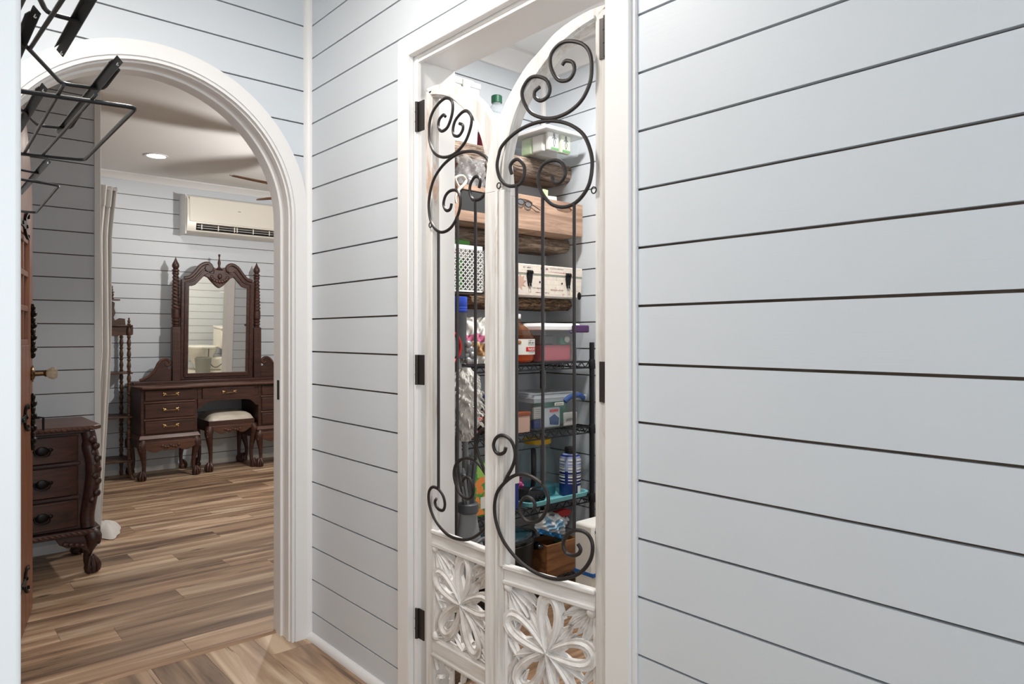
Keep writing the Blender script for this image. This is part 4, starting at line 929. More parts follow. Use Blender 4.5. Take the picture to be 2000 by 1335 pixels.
# ------------------------------------------------------------------ pantry: goods
def shell(mb, a, b, z0, z1, t_=.003):      # open-topped tapered tub
    mb.frus(a, b, z0, z1)
    return mb
def tub(name, label, x0, x1, y0, y1, z0, z1, body, lidm, lidh=.022, taper=.02, over=.008, cat='bin'):
    T = thing(name, label, cat, ((x0+x1)/2, (y0+y1)/2, z0)); hx, hy, h = (x1-x0)/2, (y1-y0)/2, z1-z0-lidh
    a = (-hx+taper, hx-taper, -hy+taper, hy-taper); b = (-hx, hx, -hy, hy)
    vs = [(x, y, z) for (r, z) in ((a, 0), (b, h)) for (x, y) in ((r[0], r[2]), (r[1], r[2]), (r[1], r[3]), (r[0], r[3]))]
    MB().add(vs, [(0, 1, 2, 3), (0, 1, 5, 4), (1, 2, 6, 5), (2, 3, 7, 6), (3, 0, 4, 7)]).build('body', body, T, smooth=False)
    if lidm:
        MB().box(-hx-over, hx+over, -hy-over, hy+over, h-.012, h+lidh*.45).build('lid', lidm, T, bevel=.004)
        MB().frus((-hx+.01, hx-.01, -hy+.01, hy-.01), (-hx+.02, hx-.02, -hy+.02, hy-.02), h+lidh*.45, h+lidh).build('lid_panel', lidm, T, bevel=.002)
    return T, hx, hy, h
def pack(par, n, m, x0, x1, y0, y1, z0, z1, bev=.004): return MB().box(x0, x1, y0, y1, z0, z1).build(n, m, par, bevel=bev)
# top shelf
T, hx, hy, h = tub('lidded_canister', 'tall white plastic canister with a clip lid on the top pantry shelf', 1.865, 2.035, 2.55, 2.70, 2.119, 2.425, 'frost', 'white', .030, .008, .006, 'canister')
MB().box(-.02, .02, -hy-.016, -hy-.004, h-.05, h+.012).build('clip', 'white', T, bevel=.003)
B = thing('water_bottle', 'empty clear bottle with a dark green cap on the top pantry shelf', 'bottle', (2.182, 2.60, 2.119))
MB().lathe([(.040, 0), (.046, .006), (.047, .05), (.043, .06), (.047, .07), (.047, .13), (.050, .16), (.046, .19), (.030, .228), (.022, .240), (.021, .248)], 24).build('body', 'milky', B)
MB().lathe([(.026, .246), (.0265, .252), (.0265, .278), (.024, .281)], 20).build('cap', 'dkgreen', B)
T, hx, hy, h = tub('food_bin', 'clear lidded bin of pale green pouches on the top driftwood shelf', 2.290, 2.530, 2.36, 2.70, 2.119, 2.236, 'clear', 'lid', .014, .016, .012)
for k, (x, m) in enumerate(((-.055, 'paper'), (.025, 'ltgreen'))):
    p = pack(T, 'pouch', m, x-.030, x+.036, -hy+.022, -hy+.05, .004, .092, .006)
    MB().ell((x+.002, -hy+.021, .078), .007, .002, .010, 10, 6).tube([(x-.012, -hy+.0205, .060), (x+.002, -hy+.0205, .070), (x+.016, -hy+.0205, .060)], .002, 6).tube([(x+.002, -hy+.0205, .070), (x-.004, -hy+.0205, .042), (x+.002, -hy+.0205, .022), (x+.010, -hy+.0205, .042), (x+.002, -hy+.0205, .070)], .0016, 6).build('printed_figure', 'ink', p)
    MB().box(x-.02, x+.03, -hy+.0195, -hy+.022, .008, .018).build('printed_band', 'green', p)
pack(T, 'pouch', 'paper', -hx+.024, -hx+.05, -hy+.06, -hy+.13, .004, .085, .006); pack(T, 'pouch', 'ltgreen', -hx+.024, -hx+.05, -hy+.14, -hy+.21, .004, .088, .006); pack(T, 'pouch', 'paper', -.06, .08, -.04, .08, .004, .07, .006)
R = tag(MB().box(-.035, .035, -.03, .03, 0, .075).build('snack_box', 'bagred', bevel=.003), 'small dark red packet beside the canister on the top pantry shelf', 'packet'); R.location = (2.08, 2.57, 2.119)
# crates
def holed(x0, x1, z0, z1, hx, hz, rx, rz, y0, y1):
    n = 32; inner = [(hx+rx*math.cos(2*PI*k/n), hz+rz*math.sin(2*PI*k/n)) for k in range(n)]; outer = []
    for (a, b) in inner:
        dx, dz_ = a-hx, b-hz; t_ = min([((x1-hx)/dx if dx > 1e-9 else (x0-hx)/dx if dx < -1e-9 else 1e9), ((z1-hz)/dz_ if dz_ > 1e-9 else (z0-hz)/dz_ if dz_ < -1e-9 else 1e9)]); outer.append((hx+dx*t_, hz+dz_*t_))
    # add exact corners by snapping the closest samples
    for c in ((x0, z0), (x1, z0), (x1, z1), (x0, z1)):
        k = min(range(n), key=lambda i: (outer[i][0]-c[0])**2+(outer[i][1]-c[1])**2); outer[k] = c
    return MB().ring(outer, inner, lambda p, h: (p[0], h, p[1]), y0, y1, True)
def crate(label, x0, x1, hole):
    T = thing('wooden_crate', label, 'crate', ((x0+x1)/2, 2.40, 1.734), 0, 'pale crates on the driftwood shelf'); hx = (x1-x0)/2; H = .158
    if hole: holed(-hx, hx, 0, H, .01, H-.036, .058, .016, 0, .010).build('front', 'crate', T)
    else: MB().ring([(-hx, 0), (hx, 0), (hx, H), (-hx, H)], [(-hx+.055, .045), (hx-.055, .045), (hx-.055, H-.022), (-hx+.055, H-.022)], lambda p, h: (p[0], h, p[1]), 0, .010, True).build('front', 'crate', T, bevel=.001)
    MB().box(-hx, hx, .29, .30, 0, H).build('back', 'crate', T)
    for s in (-1, 1): MB().box(min(s*hx, s*(hx-.010)), max(s*hx, s*(hx-.010)), .010, .29, 0, H).build('side', 'crate', T, bevel=.001)
    MB().box(-hx+.01, hx-.01, .01, .29, 0, .008).build('bottom', 'crate', T)
    return T, hx, H
T, hx, H = crate('pale wooden crate with a dark chalkboard panel on its front', 1.757, 2.042, False)
MB().box(-hx+.054, hx-.054, .004, .008, .044, H-.021).build('chalkboard', 'chalk', T)
RP = tag(MB().tube(catmull([(0, 0, 0), (-.02, -.005, .03), (.01, -.012, .045), (.035, -.006, .03), (.02, -.016, .01), (-.01, -.014, -.02), (-.025, -.012, -.05), (-.02, -.012, -.075)], 5), .006, 6).build('rope_handle', 'rope'), 'knotted white rope hanging over the chalkboard crate', 'rope'); RP.location = (1.795, 2.392, 1.875)
T, hx, H = crate('pale wooden crate with spectacles tucked in its hand hole', 2.046, 2.286, True)
SPC = thing('spectacles', 'dark rimmed spectacles tucked in the crate hand hole', 'spectacles', (2.150, 2.393, 1.842))
for k in (0, 1): 
    c = [(.002+.046*k+.020*math.cos(a), -.002, .012+.013*math.sin(a)-.006*k) for a in [2*PI*j/16 for j in range(16)]]
    rm = MB().tube(c, .0022, 6, True).build('rim', 'ink', SPC); MB().prism([(p[0], p[2]) for p in c], lambda p, h: (p[0], h, p[1]), -.0025, -.0015).build('lens', 'lens', rm)
MB().tube([(.068, -.002, .008), (.10, -.004, -.004), (.126, 0, -.012)], .0022, 6).build('temple', 'ink', SPC)
MB().tube([(.020, -.002, .012), (.028, -.004, .013)], .002, 6).build('bridge', 'ink', SPC)
T, hx, H = crate('pale wooden crate with paper slips sticking out of its top, nearest the pantry back wall', 2.292, 2.574, True)
for k, (x, y, w_, hh, m) in enumerate(((2.335, 2.428, .035, .060, 'ltgreen'), (2.40, 2.432, .06, .035, 'paper'))):
    p = tag(MB().box(-w_/2, w_/2, -.0012, .0012, 0, .14+hh).build('paper_slip', m), ['pale green paper slip standing in the open crate', 'cream paper slip standing in the open crate'][k], 'paper', 'paper slips in the open crate'); p.location = (x, y, 1.742); p.rotation_euler = (0, .04-.08*k, 0)
rnd = random.Random(11)
def crumple(cx, cz, w_, h_, d_, seed, n=16):
    r = random.Random(seed); ph = [r.uniform(0, 6) for _ in range(8)]
    def f(u, v):
        x = (u-.5)*w_; z = v*h_; pin = math.sin(PI*min(max(u, .0), 1))**.5
        b = d_*pin*math.sin(PI*min(v*.9+.1, 1))**.6
        return (cx+x+.006*math.sin(v*9+ph[0]), -b*.5+.008*math.sin(u*17+v*11+ph[1])+.006*math.sin(u*31-v*23+ph[2]), cz+z+.010*math.sin(u*12+ph[3])*(v))
    return f
def bagmesh(w_, h_, d_, seed):
    f = crumple(0, 0, w_, h_, d_, seed); mb = MB().sheet(f, 22, 22)
    g = crumple(0, 0, w_, h_, -d_, seed+1); return mb.sheet(g, 22, 22)
BG = tag(bagmesh(.15, .17, .10, 3).build('plastic_bag', 'bag', ang=80), 'crumpled clear plastic bag lying above the chalkboard crate', 'bag'); BG.location = (1.915, 2.462, 1.862)
# lattice basket
LB = thing('lattice_basket', 'white plastic lattice basket on the bark-edged shelf', 'basket', (1.845, 2.43, 1.427))
bw, bh, bd = .118, .208, .22
fr_ = lambda z0, z1, n: MB().box(-bw, bw, 0, .006, z0, z1).box(-bw, bw, bd-.006, bd, z0, z1).box(-bw, -bw+.006, 0, bd, z0, z1).box(bw-.006, bw, 0, bd, z0, z1).build(n, 'white', LB)
fr_(bh-.018, bh, 'rim'); fr_(0, .012, 'base_rim'); MB().box(-bw, bw, 0, bd, 0, .004).build('bottom', 'white', LB)
zb, zt = .010, bh-.016
def diag(u0, u1, mp, n):
    for s in (-1, 1):
        st = .024; k = -12
        while k*st < (u1-u0)+.4:
            c0 = u0+k*st; 
            # line u = c0 + s*(z-zb)
            pa, pb = (c0, zb), (c0+s*(zt-zb), zt)
            if s < 0: pa, pb = (c0+.2, zb), (c0+.2-(zt-zb), zt)
            t0, t1 = 0, 1; du = pb[0]-pa[0]
            ts = sorted([(u0-pa[0])/du, (u1-pa[0])/du]); t0, t1 = max(0, ts[0]), min(1, ts[1])
            if t1-t0 > .04:
                P = [(pa[0]+du*t_, zb+(zt-zb)*t_) for t_ in (t0, t1)]
                MB().tube([mp(*P[0]), mp(*P[1])], .0027, 4).build(n, 'white', LB)
            k += 1
diag(-bw, bw, lambda u, z: (u, .003, z), 'lattice_strip'); diag(.0, bd, lambda u, z: (bw-.003, u, z), 'lattice_strip')
GP = tag(MB().box(-.095, .095, -.02, .02, 0, .235).build('green_pack', 'paper', bevel=.006), 'white and green pack standing in the lattice basket', 'packet'); GP.location = (1.845, 2.52, 1.432)
MB().box(-.096, .096, -.021, .021, .205, .236).build('printed_band', 'green', GP, bevel=.004); MB().box(-.04, .03, -.0215, -.02, .17, .205).build('printed_band', 'coral', GP)
for k, m in enumerate(('navy', 'green', 'grey')):
    p = tag(MB().cyl((0, 0, 0), (0, 0, .15), .028, n=14).build('tin', m, bevel=.003), ['navy tin inside the lattice basket', 'green tin inside the lattice basket', 'grey tin inside the lattice basket'][k], 'tin', 'tins in the lattice basket'); p.location = (1.775+.065*k, 2.468, 1.432)
# collage keepsake box
KB = thing('keepsake_box', 'cream collage-print keepsake box with two dark latches', 'box', (2.338, 2.405, 1.427))
MB().box(-.235, .235, 0, .25, 0, .098).build('body', 'collage', KB, bevel=.003); MB().box(-.238, .238, -.003, .253, .102, .147).build('lid', 'collage', KB, bevel=.004)
MB().box(-.236, .236, -.001, .251, .097, .103).build('seam', simple('sage_edge', srgb(140, 152, 138), .6), KB)
for x in (-.122, .135):
    lt = MB().box(x-.016, x+.016, -.008, -.002, .092, .118).ell((x-.011, -.009, .108), .010, .004, .010, 10, 6).ell((x+.011, -.009, .108), .010, .004, .010, 10, 6).build('latch', 'blackpull', KB)
    MB().prism([(x-.017, .094), (x+.017, .094), (x+.012, .060), (x+.007, .044), (x-.007, .044), (x-.012, .060)], lambda p, h: (p[0], h, p[1]), -.007, -.001).build('latch_plate', 'blackpull', lt)
    MB().tube([(x-.006, -.009, .058), (x-.007, -.011, .038), (x+.007, -.011, .038), (x+.006, -.009, .058)], .0018, 6).build('latch_ring', 'steelrim', lt)
for x in (-.053, .095): MB().ell((x, -.001, .066), .005, .002, .005, 8, 5).build('stud', 'blackpull', KB)
for (x, z) in ((-.222, .012), (.218, .010)): MB().ell((x, 0, z), .015, .004, .020, 12, 6).build('corner_cap', 'blackpull', KB)
for j in range(9):
    a = 2*PI*j/9; leaf_blade(MB(), -.180, .062, a, .040, .020, .0006, .3, -.0005, lambda p: (p[0], min(p[1], -.0004), p[2])).build('printed_flower', 'cardboard', KB)
def scribble(par, name, m, X, w_, h_, seed, n=None):
    r = random.Random(seed); mb = MB(); x = 0
    while x < w_:
        k = r.uniform(.35, .7)*h_; mb.box(x, x+h_*.16, -.0005, 0, 0, h_*r.choice((.65, 1))); mb.box(x, x+k, -.0005, 0, h_*r.choice((0, .5)), h_*r.choice((.12, .62)) + h_*.02)
        x += k+h_*r.choice((.25, .25, .8))
    mb.v = [tuple(X @ Vector(p)) for p in mb.v]; o = mb.build(name, m, par, smooth=False); o['kind'] = 'stuff'; return o
for j, (x, z, w_, h_, m) in enumerate(((-.16, .128, .05, .008, 'grey'), (-.05, .126, .045, .012, 'bagred'), (.01, .132, .09, .006, 'grey'), (.02, .115, .10, .006, 'rose'), (-.10, .035, .07, .006, 'grey'), (.02, .03, .08, .008, 'cardboard'), (-.08, .015, .09, .005, 'bagred'), (.16, .03, .05, .006, 'cardboard'))):
    scribble(KB, 'printed_script', m, Matrix.Translation((x, -.0036 if z > .1 else -.0006, z)), w_, h_, j)
# vacuum and mop
VC = thing('stick_vacuum', 'grey stick vacuum with a bright blue cap and red rim standing on end', 'vacuum', (1.674, 2.235, 0))
MB().lathe([(.034, 1.150), (.035, 1.16), (.035, 1.335), (.036, 1.338)], 24).build('bin', 'dkgrey', VC)
MB().lathe([(.036, 1.332), (.038, 1.336), (.038, 1.342), (.037, 1.344), (.038, 1.347), (.038, 1.352), (.037, 1.354), (.038, 1.357), (.038, 1.390), (.036, 1.394)], 24).build('cap', 'blue', VC)
MB().lathe([(.045, -.02), (.052, -.01), (.052, .01), (.045, .02)], 24, X=Matrix.Translation((-.078, -.03, 1.195)) @ Matrix.Rotation(PI/2, 4, 'X')).build('motor_drum', 'grey', VC)
MB().tube([(-.078+.054*math.cos(a), -.05, 1.195+.060*math.sin(a)) for a in [2*PI*k/28 for k in range(28)]], .006, 8, True).build('red_rim', 'red', VC)
for k in range(7): MB().ell((.026+.020*(k % 2), -.034+.006*(k % 3), 1.140+.022*(k//2)), .017, .016, .016, 10, 6).build('cyclone', 'silver', VC)
MB().cyl((0, 0, .10), (0, 0, 1.15), .016).build('wand', 'silver', VC)
MB().prism([(-.10, -.05), (.10, -.05), (.09, .05), (-.09, .05)], lambda p, h: (p[0], p[1], h), 0.0, .055).cyl((0, 0, .05), (0, 0, .11), .022).build('floor_head', 'dkgrey', VC, bevel=.006)
MP = thing('shaggy_duster', 'shaggy grey-white dust mop standing head up', 'mop', (1.605, 2.095, 0))
def shag(u, v):
    a = 2*PI*u; r = .056*math.sin(PI*min(max(v, .03), .97))**.42*(1+.13*math.sin(a*6+v*26)+.10*math.sin(v*44+a*2))
    return (r*math.cos(a), r*math.sin(a), .845+.275*v)
MB().sheet(shag, 40, 34).build('shag_head', 'shag', MP, ang=80)
tf = MB(); rs = random.Random(5)
for k in range(260):
    u, v = rs.random(), .06+.88*rs.random(); p = Vector(shag(u, v)); a = 2*PI*u
    q = p+Vector((math.cos(a)*.016, math.sin(a)*.016, -.008+rs.uniform(-.010, .006))); tf.tube([p, p.lerp(q, .6)+Vector((0, 0, .004)), q], [.0036, .0032, .001], 4)
o = tf.build('yarn', 'shag', MP); o['kind'] = 'stuff'
MB().cyl((0, 0, .0), (0, 0, .86), .011).build('handle', 'grey', MP)
SM = thing('string_mop', 'grey upside-down broom bundle with long dark bristles and a flared grey head', 'broom', (1.542, 2.01, 0))
rs = random.Random(9)
for k in range(22):
    x0, y0 = rs.uniform(-.045, .030), rs.uniform(-.03, .03); z1 = rs.uniform(.74, .835)
    MB().tube(catmull([(x0*.45+.012, y0*.5, .63), (x0*.7, y0*.8, .72), (x0, y0, z1)], 4), [.0055]*8+[.003], 5).build('bristle', 'dkgrey' if k % 2 else 'grey', SM)
MB().lathe([(.034, .60), (.038, .605), (.038, .632), (.034, .636)], 20, (.010, 0, 0)).build('ferrule', 'dkgrey', SM)
MB().lathe([(.098, .37), (.092, .40), (.074, .45), (.052, .51), (.040, .57), (.036, .605)], 28, (.010, 0, 0), 1, .55).build('flared_head', 'grey', SM)
MB().tube(catmull([(-.050, -.058, .455), (0, -.062, .505), (.045, -.058, .512), (.085, -.050, .488)], 5), .008, 8).build('grip_arc', 'dkgrey', SM)
MB().cyl((.010, 0, 0), (.010, 0, .38), .014).build('handle', 'grey', SM)
# deck one
SB = thing('snack_bag', 'white and pink bag of nuts on the top wire deck', 'bag', (1.905, 2.42, ZT[0]))
bagmesh(.135, .195, .05, 21).build('pouch', 'paper', SB, ang=80)
def fr(u, v, z0, z1, w_): 
    p = crumple(0, 0, .135, .195, .05, 21)(.5+(u-.5)*w_, (z0+(z1-z0)*v)/.195); return (p[0], p[1]-.0025, p[2])
MB().sheet(lambda u, v: fr(u, v, .098, .130, .94), 16, 6).build('pink_band', 'pink', SB, ang=80); MB().sheet(lambda u, v: fr(u, v, .035, .092, .72), 16, 10).build('nut_window', 'nuts', SB, ang=80)
scribble(SB, 'printed_name', 'grey', Matrix.Translation((-.02, -.036, .142)), .075, .014, 3)
PB = tag(MB().lathe([(.022, 0), (.024, .004), (.024, .12), (.010, .15), (.010, .19)], 14).build('pump_bottle', 'black'), 'black pump bottle behind the bag of nuts', 'bottle'); PB.location = (1.965, 2.56, ZT[0])
MB().box(-.035, .010, -.006, .006, .19, .202).cyl((0, 0, .18), (0, 0, .195), .006).build('pump_head', 'black', PB)
JG = thing('juice_jug', 'glass jug of amber apple juice with a white cap', 'jug', (2.128, 2.405, ZT[0]))
jp = [(.078, 0), (.088, .008), (.090, .02), (.090, .105), (.084, .125), (.060, .155), (.036, .175), (.026, .188), (.023, .205)]
MB().lathe(jp, 30).build('glass', 'juicedk', JG); MB().lathe([(.074, .004), (.084, .012), (.086, .022), (.086, .075), (.0, .075)], 30).build('juice', 'juice', JG)
MB().lathe([(.026, .200), (.027, .203), (.027, .219), (.025, .222)], 20).build('cap', 'white', JG)
a0, a1 = -PI*.74, -PI*.27
MB().sheet(lambda u, v: (.0915*math.cos(a0+(a1-a0)*u), .0915*math.sin(a0+(a1-a0)*u), .038+.070*v), 16, 2).build('label', 'paper', JG)
def onjug(am, z, tx, s_, m): textmesh(tx, s_, 'printed_name', m, JG, Matrix.Rotation(am+PI/2, 4, 'Z') @ Matrix.Translation((0, -.0925, z)) @ FRONT, .0004)
MB().sheet(lambda u, v: (.0920*math.cos(-PI*.55+PI*.25*u), .0920*math.sin(-PI*.55+PI*.25*u), .052+.020*v), 10, 2).build('label_band', 'red', JG)
onjug(-PI*.44, .064, 'Apple Ju', .0135, 'paper')
for j, (z, h_, m) in enumerate(((.100, .004, 'ink'), (.088, .009, 'ink'), (.080, .004, 'ink'), (.0545, .005, 'paper'), (.046, .003, 'grey'))): scribble(JG, 'printed_name', m, Matrix.Rotation(-PI*.44+PI/2, 4, 'Z') @ Matrix.Translation((-.020, -.0922, z)), .040, h_, j)
o = MB().ell((0, 0, 0), .009, .0015, .009, 12, 6, X=Matrix.Rotation(-PI*.66+PI/2, 4, 'Z') @ Matrix.Translation((0, -.0925, .094))).build('label_seal', 'tan', JG)
JR = tag(MB().lathe([(.034, 0), (.036, .004), (.036, .13), (.030, .142)], 18).build('mason_jar', 'glass'), 'small glass jar with a pale screw lid behind the juice jug', 'jar'); JR.location = (2.075, 2.555, ZT[0])
for z in (.140, .150, .160): MB().lathe([(.033, z), (.0345, z+.001), (.0345, z+.008), (.033, z+.009)], 18).build('screw_lid', 'white', JR)
T, hx, hy, h = tub('storage_bin', 'clear storage bin with a white lid and purple latch on the top wire deck', 2.230, 2.522, 2.338, 2.64, ZT[0], ZT[0]+.182, 'clear', 'lid', .022, .022, .008)
MB().box(.045, .158, -hy-.022, -hy-.008, h-.022, h+.014).box(.030, .050, -hy-.020, -hy-.008, h-.026, h-.014).build('latch', 'purple', T, bevel=.006)
c = pack(T, 'pink_tub', 'rose', -hx+.030, .075, -hy+.026, .08, .004, .078); pack(T, 'dark_pack', 'dkgrey', -hx+.030, -.03, -hy+.040, .08, .080, .125)
pack(T, 'bottle', 'paper', .095, .115, -hy+.03, -hy+.05, .004, .09); pack(T, 'red_label', 'coral', .094, .116, -hy+.0285, -hy+.031, .075, .095); pack(T, 'green_bottle', 'tealpack', .02, .07, -hy+.04, -hy+.07, .080, .115)
MB().lathe([(.010, .004), (.010, .06), (.004, .075), (.004, .1)], 12, (.118, -hy+.04, 0)).build('dropper_bottle', 'dkgrey', T); MB().ell((.055, -hy+.03, .105), .018, .004, .015).build('disc', 'paper', T)
# deck two
BK = tag(bagmesh(.15, .125, .10, 31).build('black_bag', 'blackcloth', ang=80), 'glossy black bag with a coral strap on the second wire deck', 'bag'); BK.location = (1.875, 2.43, ZT[1])
MB().tube(catmull([(.02, -.07, .085), (-.03, -.075, .055), (-.052, -.085, .045), (-.028, -.09, .030), (-.034, -.09, .016), (-.060, -.085, .016)], 5), .011, 6, flat=.25).build('strap', 'coral', BK)
SF = tag(bagmesh(.14, .165, .06, 41).build('foil_bag', 'silver', ang=80), 'silvery foil bag behind the black bag', 'bag'); SF.location = (1.895, 2.56, ZT[1])
MB().sheet(lambda u, v: crumple(0, 0, .14, .165, .075, 41)(u*.6+.2, .6+.35*v), 8, 8).build('nut_window', 'nuts', SF)
CB = tag(MB().box(-.075, .075, -.09, .09, 0, .078).build('cardboard_box', 'cardboard', bevel=.002), 'dusty pink cardboard box with a rust lid rim on the second wire deck', 'box'); CB.location = (2.092, 2.435, ZT[1])
MB().box(-.078, .078, -.093, .093, .076, .092).build('lid', 'rust', CB, bevel=.002)
T, hx, hy, h = tub('glass_bin', 'clear bin with a navy handled lid behind the cardboard box', 1.99, 2.165, 2.545, 2.645, ZT[1], ZT[1]+.168, 'clear', 'milky', .018, .010, .004)
MB().box(-.04, .06, -hy-.014, -hy-.004, h-.004, h+.012).build('handle', 'navy', T, bevel=.004)
T, hx, hy, h = tub('storage_bin', 'clear storage bin with blue handles full of packets on the second wire deck', 2.185, 2.522, 2.338, 2.64, ZT[1], ZT[1]+.165, 'clear', 'milky', .024, .030, .008)
MB().tube(catmull([(.02, -hy-.012, h-.014), (.045, -hy-.016, h+.004), (.085, -hy-.018, h+.012), (.125, -hy-.016, h+.008), (.15, -hy-.012, h-.008)], 5), .010, 8, flat=1.3).build('handle', 'handleblue', T)
MB().box(-.045, .012, -hy-.0105, -hy-.0085, h-.030, h-.016).build('barcode_sticker', 'paper', T)
for k in range(7): MB().box(-.040+.007*k, -.037+.007*k, -hy-.0112, -hy-.0103, h-.028, h-.019).build('barcode_bar', 'ink', T)
p = pack(T, 'packet', 'foam', -.085, .035, -hy+.034, -hy+.050, .004, .098, .006); MB().prism([(-.035, .018), (.022, .012), (.026, .045), (-.005, .066), (-.038, .050)], lambda p, h: (p[0], h, p[1]), -hy+.0325, -hy+.0345).build('printed_patch', 'handleblue', p); MB().box(-.035, .02, -hy+.0325, -hy+.0345, .076, .088).build('printed_patch', 'coral', p)
p = pack(T, 'packet', 'paper', -.135, -.075, -hy+.036, -hy+.052, .05, .105, .004)
for k in range(5): MB().box(-.128, -.085, -hy+.0345, -hy+.0365, .058+.009*k, .060+.009*k).build('printed_line', 'grey', p)
pack(T, 'packet', 'tealpack', -.02, .14, -.06, .02, .004, .125, .01); pack(T, 'packet', 'navy', -.135, -.085, -hy+.04, -hy+.06, .004, .045, .006)
p = pack(T, 'packet', 'paper', .052, .145, -hy+.026, -hy+.034, .004, .068, .004)
textmesh('LIFEFOR', .0185, 'printed_name', 'ink', p, Matrix.Translation((.098, -hy+.0255, .032)) @ FRONT, .0005)
# deck three
TR = thing('plastic_tray', 'turquoise plastic tray with a raised rim on the third wire deck', 'tray', (2.325, 2.47, ZT[2]))
def rr(hx_, hy_, r, n=5): return [(sx*(hx_-r)+r*math.cos(a), sy*(hy_-r)+r*math.sin(a)) for (sx, sy, b) in ((1, 1, 0), (-1, 1, PI/2), (-1, -1, PI), (1, -1, 3*PI/2)) for a in [b+PI/2*j/n for j in range(n+1)]]
MB().prism(rr(.19, .155, .04), lambda p, h: (p[0], p[1], h), .0, .004).build('base', 'teal', TR); MB().ring(rr(.208, .172, .045), rr(.196, .160, .04), lambda p, h: (p[0]*(.97 if h < .005 else 1), p[1]*(.97 if h < .005 else 1), h), .002, .022, True).build('rim', 'teal', TR)
GJ = thing('glass_jug', 'large clear glass jug with a yellow lid and black handle', 'jug', (2.350, 2.495, ZT[2]+.0045))
MB().lathe([(.082, 0), (.092, .008), (.094, .03), (.094, .14), (.088, .175), (.070, .215), (.062, .230), (.062, .250)], 30).build('glass', 'glass', GJ)
MB().lathe([(.083, .003), (.090, .010), (.091, .045), (.0, .045)], 30).build('blue_base', glassy('aqua_glass', (.35, .78, .86, 1), .1, .05, .18, srgb(120, 200, 214)), GJ)
MB().lathe([(.068, .246), (.070, .250), (.070, .268), (.066, .271)], 28).build('lid', 'yellow', GJ)
MB().tube(catmull([(-.066, -.045, .225), (-.078, -.06, .20), (-.086, -.070, .14), (-.080, -.062, .08), (-.078, -.055, .04)], 5), .013, 8).build('handle', 'black', GJ)
BB = thing('soap_bottle', 'blue liquid soap bottle with a black cap and white print', 'bottle', (2.452, 2.368, ZT[2]+.0045))
MB().lathe([(.048, 0), (.052, .006), (.052, .165), (.046, .190), (.026, .203), (.022, .206)], 26).build('body', 'navy', BB); MB().lathe([(.0522, .120), (.0525, .121), (.0525, .164), (.0465, .189), (.030, .201)], 26).build('pale_shoulder', simple('pale_blue_soap', srgb(150, 164, 204), .35), BB)
MB().lathe([(.026, .200), (.027, .203), (.027, .228), (.025, .231)], 18).build('cap', 'black', BB)
for k in range(9):
    z = .062+.0135*k; n = 14; a_ = -PI*1.2; 
    for (j0, j1) in ((0, 5), (6, 9), (10, 14)): MB().sheet(lambda u, v: (.0532*math.cos(a_+PI*.9*(j0+(j1-j0)*u*.9)/n), .0532*math.sin(a_+PI*.9*(j0+(j1-j0)*u*.9)/n), z+(.003+.003*(k % 3))*v), 8, 1).build('printed_line', 'paper', BB)
MB().sheet(lambda u, v: (.0535*math.cos(-PI*.52+.5*u), .0535*math.sin(-PI*.52+.5*u), .016+.034*v), 6, 1).build('barcode_sticker', 'paper', BB)
CD = thing('black_caddy', 'black plastic utensil caddy lying in the turquoise tray', 'caddy', (2.195, 2.385, ZT[2]+.0045))
MB().prism([(-.055, .0), (.060, .0), (.068, .035), (.05, .055), (-.035, .062), (-.058, .03)], lambda p, h: (p[0], h, p[1]), -.045, .06).build('body', 'black', CD, bevel=.004)
for x in (.018, .046): MB().tube([(x+.013*math.cos(a), -.047, .024+.013*math.sin(a)) for a in [2*PI*k/16 for k in range(16)]], .003, 6, True).build('ring_socket', 'blackgloss', CD)
MB().tube(catmull([(-.05, -.04, .03), (-.02, -.04, .072), (.04, -.04, .07)], 5), .005, 6).build('handle', 'black', CD)
MG = tag(bagmesh(.11, .075, .06, 51).build('foil_packet', 'magenta', ang=80), 'crinkled magenta foil packet behind the black caddy', 'packet'); MG.location = (2.195, 2.492, ZT[2]+.012)
BD = tag(MB().box(-.05, .05, -.006, .006, 0, .17).build('wooden_board', 'tan', bevel=.004), 'small tan wooden board leaning behind the magenta packet', 'board'); BD.location = (2.185, 2.600, ZT[2]+.030); BD.rotation_euler = (-.12, .45, 0)
BX = tag(MB().box(-.04, .04, -.03, .03, 0, .165).build('blue_carton', 'navy', bevel=.003), 'dark blue carton standing at the left of the turquoise tray', 'carton'); BX.location = (2.045, 2.36, ZT[2]+.002)
MB().box(-.03, .041, -.031, .028, .115, .150).build('printed_panel', 'paper', BX)
GB = thing('green_carton', 'bright green carton printed with orange leaves', 'carton', (1.850, 2.375, ZT[2]))
MB().box(-.046, .046, -.04, .04, 0, .235).build('body', 'green', GB, bevel=.003); MB().box(-.028, .044, -.042, -.039, .010, .225).build('printed_front', 'boxart', GB)
MB().box(.018, .046, -.0425, -.0415, .035, .085).build('printed_panel', 'paper', GB); MB().box(.0, .047, -.0423, -.0413, .17, .228).build('printed_panel', simple('lime_print', srgb(150, 196, 92), .5), GB)
for k, (m, lb) in enumerate((('violet', 'violet packet behind the grey broom bundle'), ('paper', 'pale packet low behind the grey broom bundle'))):
    p = tag(bagmesh(.10, .14, .07, 61+k).build('packet', m, ang=80), lb, 'packet'); p.location = (1.735, 2.42, ZT[2]+.002 if k == 0 else ZT[3])
